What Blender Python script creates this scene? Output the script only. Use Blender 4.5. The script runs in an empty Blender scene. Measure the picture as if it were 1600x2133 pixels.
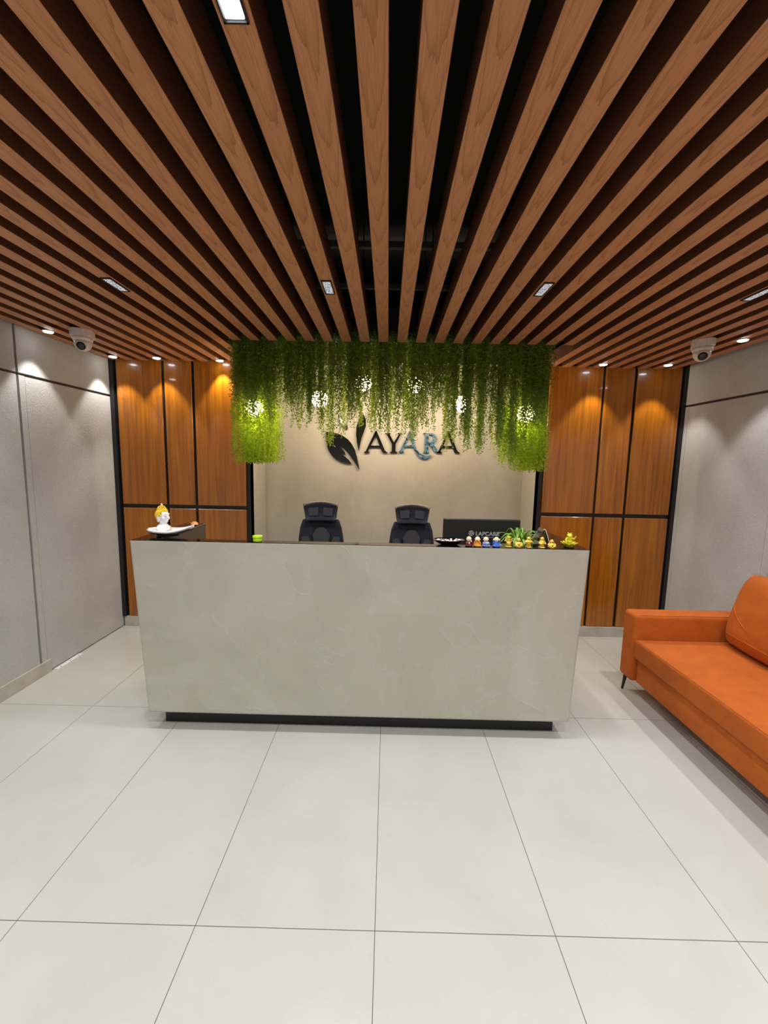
import bpy, bmesh, math, random
from mathutils import Vector, Matrix
import numpy as np

random.seed(7)
rng = np.random.default_rng(7)
PI = math.pi
scene = bpy.context.scene
COL = scene.collection

# ------------------------------------------------------------------ room sizes (metres)
D, XL, XR, HC = 3.656, -2.4124, 2.5287, 2.377     # back panels, side walls, underside of slats
YF = -2.6                                           # wall behind the viewer
ZS = 3.0                                            # dark slab above the slats
YR = 4.10                                           # back of the recess
RL, RR = -1.218, 1.327                              # recess sides
BB = 0.095

# ------------------------------------------------------------------ material helpers
def lin(c):
    return tuple(((v / 255) / 12.92 if v / 255 <= 0.04045 else ((v / 255 + 0.055) / 1.055) ** 2.4) for v in c) + (1.0,)

class NT:
    def __init__(self, name):
        self.m = bpy.data.materials.new(name); self.m.use_nodes = True
        self.t = self.m.node_tree; self.b = self.t.nodes['Principled BSDF']
        self.out = self.t.nodes['Material Output']
    def n(self, typ, **kw):
        nd = self.t.nodes.new(typ)
        for k, v in kw.items():
            if k in nd.inputs.keys() if isinstance(k, str) else False: nd.inputs[k].default_value = v
            else: setattr(nd, k, v)
        return nd
    def l(self, a, b): self.t.links.new(a, b)
    def setin(self, nd, i, v):
        if hasattr(v, 'is_output') or isinstance(v, bpy.types.NodeSocket): self.l(v, nd.inputs[i])
        else: nd.inputs[i].default_value = v
    def math(self, op, a, b=0.0, c=None):
        nd = self.t.nodes.new('ShaderNodeMath'); nd.operation = op
        self.setin(nd, 0, a); self.setin(nd, 1, b)
        if c is not None: self.setin(nd, 2, c)
        return nd.outputs[0]
    def noise(self, vec, scale, detail=4, rough=0.55, dist=0.0):
        nd = self.t.nodes.new('ShaderNodeTexNoise')
        nd.inputs['Scale'].default_value = scale; nd.inputs['Detail'].default_value = detail
        nd.inputs['Roughness'].default_value = rough; nd.inputs['Distortion'].default_value = dist
        if vec is not None: self.l(vec, nd.inputs['Vector'])
        return nd.outputs['Fac']
    def ramp(self, fac, stops):
        nd = self.t.nodes.new('ShaderNodeValToRGB'); cr = nd.color_ramp
        while len(cr.elements) < len(stops): cr.elements.new(0.5)
        for e, (p, c) in zip(cr.elements, stops): e.position = p; e.color = c
        self.l(fac, nd.inputs[0]); return nd.outputs[0]
    def mixc(self, fac, a, b, mode='MIX'):
        nd = self.t.nodes.new('ShaderNodeMix'); nd.data_type = 'RGBA'; nd.blend_type = mode
        self.setin(nd, 0, fac)
        for i, v in ((6, a), (7, b)):
            self.setin(nd, i, v)
        return nd.outputs[2]
    def coord(self, kind='Object', scale=None, rand=False):
        tc = self.t.nodes.new('ShaderNodeTexCoord'); v = tc.outputs[kind]
        if rand:
            oi = self.t.nodes.new('ShaderNodeObjectInfo')
            s = self.math('MULTIPLY', oi.outputs['Random'], 37.0)
            cx = self.t.nodes.new('ShaderNodeCombineXYZ'); self.l(s, cx.inputs[1]); self.l(s, cx.inputs[2])
            ad = self.t.nodes.new('ShaderNodeVectorMath'); ad.operation = 'ADD'
            self.l(v, ad.inputs[0]); self.l(cx.outputs[0], ad.inputs[1]); v = ad.outputs[0]
        if scale:
            mp = self.t.nodes.new('ShaderNodeMapping'); mp.inputs['Scale'].default_value = scale
            self.l(v, mp.inputs['Vector']); v = mp.outputs[0]
        return v
    def bump(self, h, strength=0.3, dist=0.01):
        nd = self.t.nodes.new('ShaderNodeBump'); nd.inputs['Strength'].default_value = strength
        nd.inputs['Distance'].default_value = dist
        self.l(h, nd.inputs['Height']); self.l(nd.outputs[0], self.b.inputs['Normal'])
    def base(self, c): self.setin(self.b, 'Base Color', c)
    def set(self, **kw):
        for k, v in kw.items(): self.b.inputs[k.replace('_', ' ')].default_value = v
        return self

def plain(name, rgb, rough=0.5, metal=0.0, noise=0.06, scale=60, coat=0.0, bump=0.0):
    """simple procedural material: colour broken up by a little noise"""
    t = NT(name); v = t.coord()
    f = t.noise(v, scale, 3)
    c = lin(rgb); d = tuple(x * (1 - noise * 2) for x in c[:3]) + (1,); e = tuple(min(1, x * (1 + noise * 2)) for x in c[:3]) + (1,)
    t.base(t.ramp(f, [(0.3, d), (0.7, e)]))
    t.set(Roughness=rough, Metallic=metal); t.b.inputs['Coat Weight'].default_value = coat
    if bump: t.bump(f, bump, 0.002)
    return t.m

def glow(name, rgb, strength):
    t = NT(name); t.base(lin(rgb))
    t.b.inputs['Emission Color'].default_value = lin(rgb); t.b.inputs['Emission Strength'].default_value = strength
    return t.m

def mat_floor():
    t = NT('floor_tiles'); v = t.coord()
    sp = t.n('ShaderNodeSeparateXYZ'); t.l(v, sp.inputs[0])
    def edge(s, off, size):
        a = t.math('DIVIDE', t.math('SUBTRACT', s, off), size)
        fr = t.math('FRACT', t.math('ADD', a, 100.0))
        return t.math('MULTIPLY', t.math('MINIMUM', fr, t.math('SUBTRACT', 1.0, fr)), size), t.math('FLOOR', t.math('ADD', a, 100.0))
    ex, ix = edge(sp.outputs[0], -0.0117, 0.6); ey, iy = edge(sp.outputs[1], 1.1958, 1.2)
    e = t.math('MINIMUM', ex, ey)
    line = t.math('SMOOTH_MIN', t.math('MULTIPLY', t.math('SUBTRACT', e, 0.0009), 1400.0), 1.0, 0.2)
    line = t.math('MAXIMUM', line, 0.0)
    cx = t.n('ShaderNodeCombineXYZ'); t.l(ix, cx.inputs[0]); t.l(iy, cx.inputs[1])
    wn = t.n('ShaderNodeTexWhiteNoise'); t.l(cx.outputs[0], wn.inputs['Vector'])
    f1 = t.noise(v, 2.3, 5, 0.6, 0.6); f2 = t.noise(v, 14, 6, 0.7); f3 = t.noise(v, 160, 3, 0.7)
    c = t.ramp(f1, [(0.3, lin((180, 180, 172))), (0.7, lin((189, 189, 182)))])
    c = t.mixc(t.math('MULTIPLY', t.math('GREATER_THAN', f2, 0.62), 0.10), c, lin((164, 161, 150)))
    c = t.mixc(t.math('MULTIPLY', f3, 0.16), c, lin((140, 138, 128)))
    c = t.mixc(t.math('MULTIPLY', wn.outputs[0], 0.10), c, lin((172, 170, 160)))
    c = t.mixc(t.math('SUBTRACT', 1.0, line), c, lin((90, 86, 79)))
    t.base(c); t.set(Roughness=0.36); t.b.inputs['Specular IOR Level'].default_value = 0.35
    t.bump(line, 0.25, 0.001)
    return t.m

def mat_stucco(name, a, b, fine=55, bs=0.55, rough=0.75, big=2.0):
    t = NT(name); v = t.coord()
    f1 = t.noise(v, big, 5, 0.6, 0.4); f2 = t.noise(v, fine, 5, 0.6, 1.2)
    c = t.ramp(f1, [(0.3, lin(a)), (0.72, lin(b))])
    c = t.mixc(t.math('MULTIPLY', t.math('SUBTRACT', 0.62, f2), 0.45), c, lin(tuple(x * 0.55 for x in a)))
    t.base(c); t.set(Roughness=rough); t.bump(f2, bs, 0.006)
    return t.m

def mat_plaster(name, k):
    """trowelled micro-cement: broad faint patches with thin trowel ridges"""
    t = NT(name); v = t.coord()
    f1 = t.noise(v, 1.7, 6, 0.62, 0.9)
    nz = t.n('ShaderNodeTexNoise'); nz.inputs['Scale'].default_value = 3.2; nz.inputs['Detail'].default_value = 5; t.l(v, nz.inputs['Vector'])
    wv = t.n('ShaderNodeVectorMath'); wv.operation = 'MULTIPLY_ADD'; wv.inputs[1].default_value = (0.35, 0.35, 0.35)
    t.l(nz.outputs['Color'], wv.inputs[0]); t.l(v, wv.inputs[2])
    vo = t.n('ShaderNodeTexVoronoi'); vo.inputs['Scale'].default_value = 3.6; t.l(wv.outputs[0], vo.inputs['Vector'])
    ve = t.n('ShaderNodeTexVoronoi'); ve.feature = 'DISTANCE_TO_EDGE'; ve.inputs['Scale'].default_value = 3.6; t.l(wv.outputs[0], ve.inputs['Vector'])
    sr = t.n('ShaderNodeSeparateColor'); t.l(vo.outputs['Color'], sr.inputs[0])
    ridge = t.math('MAXIMUM', t.math('SUBTRACT', 1.0, t.math('MULTIPLY', ve.outputs['Distance'], 30.0)), 0.0)
    gate = t.math('GREATER_THAN', t.noise(v, 4.5, 2), 0.54)
    ridge = t.math('MULTIPLY', ridge, gate)
    f3 = t.noise(v, 40, 5, 0.7, 2.0); f4 = t.noise(v, 7, 6, 0.7, 1.2)
    K = lambda c: lin(tuple(min(255, q * k) for q in c))
    c = t.ramp(f1, [(0.28, K((158, 154, 142))), (0.52, K((168, 164, 152))), (0.75, K((176, 173, 163)))])
    c = t.mixc(t.math('MULTIPLY', sr.outputs[0], 0.22), c, K((150, 145, 132)))
    c = t.mixc(t.math('MULTIPLY', t.math('GREATER_THAN', f4, 0.60), 0.12), c, K((190, 188, 180)))
    c = t.mixc(t.math('MULTIPLY', t.math('GREATER_THAN', f3, 0.67), 0.18), c, K((138, 132, 120)))
    c = t.mixc(t.math('MULTIPLY', ridge, 0.10), c, K((196, 194, 186)))
    t.base(c); t.set(Roughness=0.5)
    t.bump(t.math('ADD', t.math('MULTIPLY', ridge, 0.5), t.math('ADD', t.math('MULTIPLY', sr.outputs[0], 0.25), t.math('MULTIPLY', f4, 0.35))), 0.18, 0.006)
    return t.m

def mat_slat():
    """red-brown laminate with cathedral grain running along the slat (local Y)"""
    t = NT('slat_wood'); v = t.coord(rand=True)
    tc = t.n('ShaderNodeTexCoord'); so = t.n('ShaderNodeSeparateXYZ'); t.l(tc.outputs['Object'], so.inputs[0])
    sp = t.n('ShaderNodeSeparateXYZ'); t.l(v, sp.inputs[0])
    mp = t.n('ShaderNodeMapping'); mp.inputs['Scale'].default_value = (22, 2.2, 22); t.l(v, mp.inputs['Vector'])
    n1 = t.noise(mp.outputs[0], 1.0, 4, 0.6)
    mp2 = t.n('ShaderNodeMapping'); mp2.inputs['Scale'].default_value = (8, 1.1, 8); t.l(v, mp2.inputs['Vector'])
    n2 = t.noise(mp2.outputs[0], 1.0, 2)
    xo = t.math('SUBTRACT', so.outputs[0], t.math('MULTIPLY', t.math('SUBTRACT', n2, 0.5), 0.05))
    x2 = t.math('MULTIPLY', t.math('MULTIPLY', xo, xo), 1150.0)
    ph = t.math('ADD', t.math('ADD', t.math('MULTIPLY', sp.outputs[1], 5.2), x2), t.math('MULTIPLY', n1, 2.2))
    s = t.math('FRACT', ph)
    dark = t.math('POWER', s, 5.0)
    mp3 = t.n('ShaderNodeMapping'); mp3.inputs['Scale'].default_value = (420, 14, 420); t.l(v, mp3.inputs['Vector'])
    fib = t.noise(mp3.outputs[0], 1.0, 3, 0.6)
    c = t.ramp(fib, [(0.3, lin((176, 118, 80))), (0.7, lin((200, 142, 100)))])
    c = t.mixc(t.math('MULTIPLY', dark, 0.52), c, lin((120, 62, 32)))
    oi = t.n('ShaderNodeObjectInfo')
    c = t.mixc(t.math('MULTIPLY', oi.outputs['Random'], 0.16), c, lin((158, 92, 54)))
    t.base(c); t.set(Roughness=0.5); t.b.inputs['Specular IOR Level'].default_value = 0.3
    return t.m

def mat_panel():
    """varnished orange-brown veneer, grain vertical"""
    t = NT('varnished_veneer'); v = t.coord(rand=True, scale=(34, 34, 1.1))
    f = t.noise(v, 1.0, 6, 0.62, 0.8)
    v2 = t.coord(rand=True, scale=(150, 150, 3.0)); g = t.noise(v2, 1.0, 3, 0.6)
    v3 = t.coord(rand=True, scale=(3, 3, 1.2)); h = t.noise(v3, 1.0, 2)
    c = t.ramp(f, [(0.28, lin((122, 68, 6))), (0.5, lin((164, 96, 8))), (0.74, lin((194, 120, 16)))])
    c = t.mixc(t.math('MULTIPLY', t.math('SUBTRACT', 0.75, g), 0.5), c, lin((104, 54, 4)))
    c = t.mixc(t.math('MULTIPLY', h, 0.25), c, lin((134, 72, 4)))
    t.base(c); t.set(Roughness=0.32); t.b.inputs['Coat Weight'].default_value = 0.6; t.b.inputs['Coat Roughness'].default_value = 0.06
    return t.m

def mat_velvet():
    t = NT('orange_velvet'); v = t.coord()
    f = t.noise(v, 6, 5, 0.62, 0.8); g = t.noise(v, 420, 2)
    c = t.ramp(f, [(0.3, lin((166, 76, 2))), (0.7, lin((186, 94, 6)))])
    c = t.mixc(t.math('MULTIPLY', g, 0.22), c, lin((140, 58, 4)))
    t.base(c); t.set(Roughness=0.85)
    t.b.inputs['Sheen Weight'].default_value = 0.15; t.b.inputs['Sheen Roughness'].default_value = 0.4
    t.b.inputs['Sheen Tint'].default_value = lin((255, 170, 110))
    t.bump(t.math('ADD', f, t.math('MULTIPLY', g, 0.15)), 0.18, 0.01)
    return t.m

def mat_leaf(name, lo, hi, trans=0.35):
    t = NT(name); v = t.coord(); f = t.noise(v, 38, 3, 0.7); g = t.noise(v, 3.0, 2)
    c = t.ramp(f, [(0.25, lin(lo)), (0.75, lin(hi))])
    c = t.mixc(t.math('MULTIPLY', g, 0.4), c, lin(tuple(x * 0.6 for x in lo)))
    t.base(c); t.set(Roughness=0.5)
    tr = t.n('ShaderNodeBsdfTranslucent'); t.l(t.mixc(0.55, c, lin((170, 190, 20))), tr.inputs['Color'])
    mx = t.n('ShaderNodeMixShader'); mx.inputs[0].default_value = trans
    t.l(t.b.outputs[0], mx.inputs[1]); t.l(tr.outputs[0], mx.inputs[2]); t.l(mx.outputs[0], t.out.inputs['Surface'])
    return t.m

def mat_glass(name, tint=(1, 1, 1, 1)):
    t = NT(name); v = t.coord(); f = t.noise(v, 30, 2)
    tr = t.n('ShaderNodeBsdfTransparent'); tr.inputs[0].default_value = tint
    gl = t.n('ShaderNodeBsdfGlossy'); gl.inputs['Roughness'].default_value = 0.05
    fr = t.n('ShaderNodeLayerWeight'); fr.inputs['Blend'].default_value = 0.25
    mx = t.n('ShaderNodeMixShader'); t.l(t.math('ADD', t.math('MULTIPLY', fr.outputs['Fresnel'], 0.8), t.math('MULTIPLY', f, 0.06)), mx.inputs[0])
    t.l(tr.outputs[0], mx.inputs[1]); t.l(gl.outputs[0], mx.inputs[2]); t.l(mx.outputs[0], t.out.inputs['Surface'])
    return t.m

def mat_marbled():
    t = NT('blue_marbled'); v = t.coord()
    f = t.noise(v, 15, 4, 0.6, 1.2); g = t.noise(v, 45, 4, 0.6, 1.0)
    c = t.ramp(f, [(0.38, lin((10, 18, 28))), (0.46, lin((40, 84, 112))), (0.54, lin((92, 136, 160))), (0.60, lin((40, 86, 116))), (0.68, lin((10, 14, 20)))])
    c = t.mixc(t.math('MULTIPLY', t.math('GREATER_THAN', g, 0.6), 0.5), c, lin((130, 165, 180)))
    t.base(c); t.set(Roughness=0.25)
    return t.m

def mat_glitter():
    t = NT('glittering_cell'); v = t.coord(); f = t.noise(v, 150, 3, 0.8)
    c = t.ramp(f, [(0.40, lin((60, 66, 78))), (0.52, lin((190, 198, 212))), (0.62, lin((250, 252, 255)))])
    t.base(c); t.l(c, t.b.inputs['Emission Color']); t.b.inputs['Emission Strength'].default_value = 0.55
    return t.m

M = dict(
    floor=mat_floor(), wall=mat_stucco('grey_stucco', (178, 177, 174), (192, 191, 188), bs=0.7, fine=80),
    door=mat_stucco('grey_stucco_door', (178, 177, 174), (192, 191, 188), bs=0.7, fine=80),
    slab=plain('black_paint', (8, 8, 10), 0.9), backing=plain('black_frame', (18, 14, 13), 0.4),
    plaster=mat_plaster('trowelled_plaster', 1.06), wallplaster=mat_plaster('wall_plaster', 1.08), slat=mat_slat(), panel=mat_panel(), velvet=mat_velvet(),
    skirt=plain('skirting_tile', (178, 174, 164), 0.4, scale=12),
    slatshade=plain('slat_side_shade', (96, 54, 32), 0.55, scale=30),  # darker than the undersides: shade in the gaps put into the colour
    groove=plain('dark_groove', (62, 54, 54), 0.5), crack=plain('black_gap', (14, 12, 12), 0.8),
    corner=plain('corner_strip', (26, 24, 28), 0.45),
    metal_dk=plain('dark_steel', (60, 60, 62), 0.4, 0.8), rod=plain('grey_steel_rod', (72, 68, 62), 0.5, 0.2), zinc=plain('white_metal_plate', (226, 224, 230), 0.3, 0.1),
    granite=plain('black_granite', (16, 14, 16), 0.09, coat=0.3), plinth=plain('black_plinth', (14, 15, 20), 0.35),
    veneer_dk=plain('dark_gloss_lining', (62, 36, 16), 0.12, coat=0.8),
    laminate=plain('grey_laminate', (120, 116, 108), 0.5),
    white=plain('white_plastic', (214, 202, 196), 0.35), lens=plain('black_lens', (6, 6, 9), 0.25),
    fix=plain('fixture_black', (26, 22, 22), 0.4), refl=mat_glitter(),
    led=glow('led_white', (240, 248, 255), 22), led_warm=glow('led_warm', (255, 226, 196), 22),
    black=plain('black_plastic', (20, 20, 23), 0.45), fabric=plain('black_mesh_fabric', (44, 45, 56), 0.85, bump=0.3, scale=300),
    mesh=plain('grey_mesh_fabric', (70, 69, 73), 0.9, bump=0.4, scale=400), chrome=plain('chair_rim', (150, 142, 128), 0.35, 0.3),
    screen=plain('monitor_back', (17, 18, 18), 0.5), print=plain('silver_print', (150, 152, 154), 0.4),
    signblk=plain('gloss_black_acrylic', (9, 8, 10), 0.12, coat=0.6), signblue=mat_marbled(),
    leaf=mat_leaf('vine_leaves', (84, 114, 28), (140, 164, 58)), leaf_lamplit=mat_leaf('vine_leaves_lamplit', (140, 176, 16), (182, 208, 40), 0.5),  # the lime one carries the lamplight on the end strands in its colour
    blade=mat_leaf('spider_blades', (96, 156, 40), (168, 208, 96), 0.25), stem=plain('vine_stem', (62, 74, 24), 0.7),
    porcelain=plain('white_porcelain', (236, 234, 232), 0.25, coat=0.4, noise=0.02), goldpaint=plain('yellow_gold_paint', (250, 206, 44), 0.35, 0.05, 0.1, 200),
    gold=plain('gilded', (246, 202, 86), 0.25, 0.5, 0.12, 90), gold2=plain('gilded_lime', (236, 212, 56), 0.2, 0.5, 0.2, 90),
    blackgl=plain('black_glaze', (12, 13, 14), 0.08, coat=0.8), cream=plain('cream_skin', (240, 214, 178), 0.4, noise=0.03),
    maroon=plain('maroon_robe', (96, 28, 40), 0.4), saffron=plain('saffron_robe', (226, 144, 40), 0.4), sky=plain('pale_blue_robe', (110, 142, 206), 0.4),
    blue=plain('blue_robe', (40, 96, 190), 0.35), ink=plain('ink', (40, 30, 28), 0.5), lime=plain('lime_plastic', (168, 206, 20), 0.4),
    orangepl=plain('orange_plastic', (250, 166, 96), 0.4), sweet=plain('pink_wrapper', (232, 186, 182), 0.3, noise=0.25, scale=150), foil=plain('silver_foil', (190, 186, 190), 0.25, 0.5),
    clay=plain('dark_pot', (38, 34, 34), 0.4), acrylic=mat_glass('clear_acrylic'), acrhighlight=plain('acrylic_highlight', (224, 222, 216), 0.2),
    purple=plain('dark_purple_glass', (40, 30, 56), 0.08, coat=1.0), soil=plain('potting_soil', (40, 28, 20), 0.9),
)

# ------------------------------------------------------------------ geometry helpers
def link(name, me, m, parent=None):
    o = bpy.data.objects.new(name, me); COL.objects.link(o)
    if m is not None: me.materials.append(m)
    if parent is not None: o.parent = parent
    return o

def obj(name, bm, m, parent=None, smooth=False, off=None):
    me = bpy.data.meshes.new(name)
    if off is not None: bmesh.ops.translate(bm, verts=bm.verts, vec=[-c for c in off])
    bmesh.ops.recalc_face_normals(bm, faces=bm.faces)
    bm.to_mesh(me); bm.free()
    if smooth:
        me.polygons.foreach_set('use_smooth', [True] * len(me.polygons))
    return link(name, me, m, parent)

def tag(o, label=None, cat=None, group=None, kind=None):
    for k, v in (('label', label), ('category', cat), ('group', group), ('kind', kind)):
        if v: o[k] = v
    return o

def empty(name, loc, label, cat, group=None, rz=0.0):
    o = bpy.data.objects.new(name, None); COL.objects.link(o); o.empty_display_size = 0.05
    o.location = loc; o.rotation_euler = (0, 0, rz)
    return tag(o, label, cat, group)

def struct(name, bm, m, parent=None, off=None):
    o = obj(name, bm, m, parent, off=off)
    if parent is None: o['kind'] = 'structure'
    return o

def box(bm, x0, x1, y0, y1, z0, z1, bev=0.0, seg=2, mat=None):
    r = bmesh.ops.create_cube(bm, size=1.0)
    vs = r['verts']
    for v in vs:
        v.co = Vector(((x0 + x1) / 2 + v.co.x * (x1 - x0), (y0 + y1) / 2 + v.co.y * (y1 - y0), (z0 + z1) / 2 + v.co.z * (z1 - z0)))
        if mat is not None: v.co = mat @ v.co
    if bev > 0:
        es = list({e for v in vs for e in v.link_edges})
        bmesh.ops.bevel(bm, geom=es, offset=bev, segments=seg, profile=0.5, affect='EDGES')
    return bm

def B(*a, **k): return box(bmesh.new(), *a, **k)

def lathe(bm, prof, n=24, c=(0, 0, 0), sx=1.0, sy=1.0, mat=None):
    rings = []
    for r, z in prof:
        ring = []
        for i in range(n):
            a = 2 * PI * i / n
            p = Vector((c[0] + r * math.cos(a) * sx, c[1] + r * math.sin(a) * sy, c[2] + z))
            ring.append(bm.verts.new(mat @ p if mat is not None else p))
        rings.append(ring)
    for a, b in zip(rings, rings[1:]):
        for i in range(n): bm.faces.new((a[i], a[(i + 1) % n], b[(i + 1) % n], b[i]))
    bm.faces.new(rings[0]); bm.faces.new(rings[-1])
    return bm

def tube(bm, pts, rad, n=8):
    pts = [Vector(p) for p in pts]; rings = []
    rad = rad if isinstance(rad, (list, tuple)) else [rad] * len(pts)
    for i, p in enumerate(pts):
        d = (pts[min(i + 1, len(pts) - 1)] - pts[max(i - 1, 0)]).normalized()
        u = d.cross(Vector((0, 0, 1)));
        if u.length < 1e-4: u = d.cross(Vector((1, 0, 0)))
        u.normalize(); w = d.cross(u)
        rings.append([bm.verts.new(p + rad[i] * (math.cos(2 * PI * k / n) * u + math.sin(2 * PI * k / n) * w)) for k in range(n)])
    for a, b in zip(rings, rings[1:]):
        for k in range(n): bm.faces.new((a[k], a[(k + 1) % n], b[(k + 1) % n], b[k]))
    bm.faces.new(rings[0]); bm.faces.new(rings[-1])
    return bm

def ball(bm, c, r, sub=3, rot=None):
    r = r if isinstance(r, (tuple, list)) else (r, r, r)
    s = bmesh.ops.create_icosphere(bm, subdivisions=sub, radius=1.0)
    for v in s['verts']:
        p = Vector((v.co.x * r[0], v.co.y * r[1], v.co.z * r[2]))
        if rot is not None: p = rot @ p
        v.co = p + Vector(c)
    return bm

def blob(name, bm, m, voxel, parent, it=4):
    """merge overlapping lumps into ONE continuous smooth surface"""
    me = bpy.data.meshes.new(name); bm.to_mesh(me); bm.free()
    o = bpy.data.objects.new(name, me); COL.objects.link(o)
    rm = o.modifiers.new('r', 'REMESH'); rm.mode = 'VOXEL'; rm.voxel_size = voxel; rm.use_smooth_shade = True
    sm = o.modifiers.new('s', 'SMOOTH'); sm.factor = 0.5; sm.iterations = it
    dg = bpy.context.evaluated_depsgraph_get(); dg.update()
    new = bpy.data.meshes.new_from_object(o.evaluated_get(dg))
    o.modifiers.clear(); o.data = new; new.name = name
    new.polygons.foreach_set('use_smooth', [True] * len(new.polygons))
    new.materials.clear(); new.materials.append(m)
    if parent is not None: o.parent = parent
    return o

def prism(bm, pts, y0, y1):
    """polygon in XZ extruded along Y"""
    a = [bm.verts.new((x, y0, z)) for x, z in pts]; b = [bm.verts.new((x, y1, z)) for x, z in pts]
    n = len(pts)
    f = [bm.faces.new(a), bm.faces.new(b[::-1])]
    for i in range(n): bm.faces.new((a[i], b[i], b[(i + 1) % n], a[(i + 1) % n]))
    for q in f: q.normal_update()
    bmesh.ops.triangulate(bm, faces=f, ngon_method='EAR_CLIP')
    return bm

def copy_tree(o, parent=None):
    c = o.copy(); COL.objects.link(c)
    if parent is not None: c.parent = parent
    for ch in list(o.children): copy_tree(ch, c)
    return c

ORD = 'first second third fourth fifth sixth seventh eighth ninth tenth eleventh twelfth thirteenth fourteenth fifteenth sixteenth seventeenth eighteenth nineteenth twentieth'.split()

# ------------------------------------------------------------------ setting
struct('floor', B(XL - 0.1, XR + 0.1, YF - 0.1, YR + 0.15, -0.1, 0), M['floor'])
struct('ceiling', B(XL - 0.1, XR + 0.1, YF - 0.1, YR + 0.15, ZS, ZS + 0.1), M['slab'])
struct('wall_front', B(XL - 0.1, XR + 0.1, YF - 0.1, YF, 0, ZS), M['wall'])

def stucco_wall(name, side, gy0, gy1, dy0, dy1, zg):
    """side wall 0.1 thick of slabs parted by dark grooves; opening for a flush door"""
    s = -1 if side == 'left' else 1
    X = XL if s < 0 else XR
    bm = bmesh.new()
    a, b = sorted((X, X + s * 0.02)); g = 0.008
    for y0, y1, z0, z1 in ((YF, gy0, 0, zg - g), (YF, gy0, zg + g, ZS), (gy1, YR, zg + g, ZS), (gy1, dy0, 0, zg - g), (dy1, YR, 0, zg - g)):
        box(bm, a, b, y0, y1, z0, z1)
    w = struct(name, bm, M['wall'])
    c, d = sorted((X + s * 0.008, X + s * 0.019))
    obj('groove_lining', B(*sorted((X + s * 0.0195, X + s * 0.1)), YF, YR, 0, ZS), M['groove'], w)
    return w
wl = stucco_wall('wall_left', 'left', 2.722, 2.741, 2.785, 3.632, 2.073)
wr = stucco_wall('wall_right', 'right', 2.672, 2.690, 2.744, 3.590, 2.073)
for n, s, X, y0, y1 in ((1, -1, XL, 2.785, 3.632), (2, 1, XR, 2.744, 3.590)):
    d = struct('door_%d' % n, B(*sorted((X + s * 0.001, X + s * 0.017)), y0 + 0.003, y1 - 0.002, 0.008, 2.062), M['door'])
    obj('door_gap', B(*sorted((X + s * 0.0172, X + s * 0.0192)), y0, y1, 0.0, 2.066), M['crack'], d)

def tiled_skirt(name, x0, x1, y0, y1):
    struct(name, B(x0, x1, y0, y1, 0, BB, bev=0.002, seg=1), M['skirt'])
tiled_skirt('baseboard_left', XL, XL + 0.012, YF, 2.806)
tiled_skirt('baseboard_right', XR - 0.012, XR, YF, 2.744)

def panel_wall(name, x0, x1, xs):
    w = struct(name, B(x0, x1, D, D + 0.08, 0, ZS), M['backing'])
    for a, b in zip(xs[::2], xs[1::2]):
        for z0, z1 in ((BB, 1.101), (1.135, 2.392)):
            if z0 == BB: z0 = BB + 0.003
            c = ((a + b) / 2, D - 0.009, (z0 + z1) / 2)
            p = obj('wood_panel', B(a, b, D - 0.018, D, z0, z1, bev=0.002, seg=1), M['panel'], w, off=c)
            p.location = c
    return w
panel_wall('wall_back_left', XL - 0.09, RL, (-2.355, -1.966, -1.941, -1.708, -1.683, -1.257))
panel_wall('wall_back_right', RR, XR + 0.09, (1.366, 1.815, 1.836, 2.080, 2.105, 2.482))
tiled_skirt('baseboard_back_left', XL + 0.012, RL - 0.005, D - 0.02, D)
tiled_skirt('baseboard_back_right', RR + 0.005, XR - 0.0, D - 0.02, D)
struct('trim_1', B(XL, XL + 0.034, D - 0.028, D, BB, ZS - 0.4), M['corner'])
struct('trim_2', B(XR - 0.03, XR, D - 0.028, D, BB, ZS - 0.4), M['corner'])
bm = bmesh.new()
box(bm, RL - 0.1, RR + 0.1, YR, YR + 0.1, 0, ZS)
box(bm, RL - 0.08, RL, D + 0.001, YR, 0, ZS); box(bm, RR, RR + 0.08, D + 0.001, YR, 0, ZS)
struct('wall_back', bm, M['wallplaster'])
struct('added_light_blocker', B(RL + 0.002, RR - 0.002, 3.27, YR - 0.002, 2.50, 2.52), M['slab'])  # unseen black board added to block lamplight on the wall above the slats

# ------------------------------------------------------------------ ceiling slats
PX, XS0, SW, SH = 0.1278, -0.0826, 0.0658, 0.10
ks = list(range(-18, 20))
GL, GR = -1.19, 1.235          # slats between these stop at the plant box
def slat_mesh(y0, y1):
    bm = B(-SW / 2, SW / 2, y0, y1, 0, SH, bev=0.0012, seg=1)
    me = bpy.data.meshes.new('ceiling_slat'); bm.to_mesh(me); bm.free(); me.materials.append(M['slat']); me.materials.append(M['slatshade'])
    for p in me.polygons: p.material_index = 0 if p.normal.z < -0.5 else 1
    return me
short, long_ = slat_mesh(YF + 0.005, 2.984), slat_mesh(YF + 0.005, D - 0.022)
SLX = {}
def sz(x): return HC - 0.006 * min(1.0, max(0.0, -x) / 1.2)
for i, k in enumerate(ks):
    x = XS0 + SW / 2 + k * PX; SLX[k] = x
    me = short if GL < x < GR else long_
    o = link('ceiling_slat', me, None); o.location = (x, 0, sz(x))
    n = len(ks)
    lab = ('reddish brown wood ceiling slat, %s from the left wall' % ORD[i]) if i < n // 2 else ('reddish brown wood ceiling slat, %s from the right wall' % ORD[n - 1 - i])
    tag(o, lab, 'ceiling slat', 'wooden slats across the ceiling')
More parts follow.
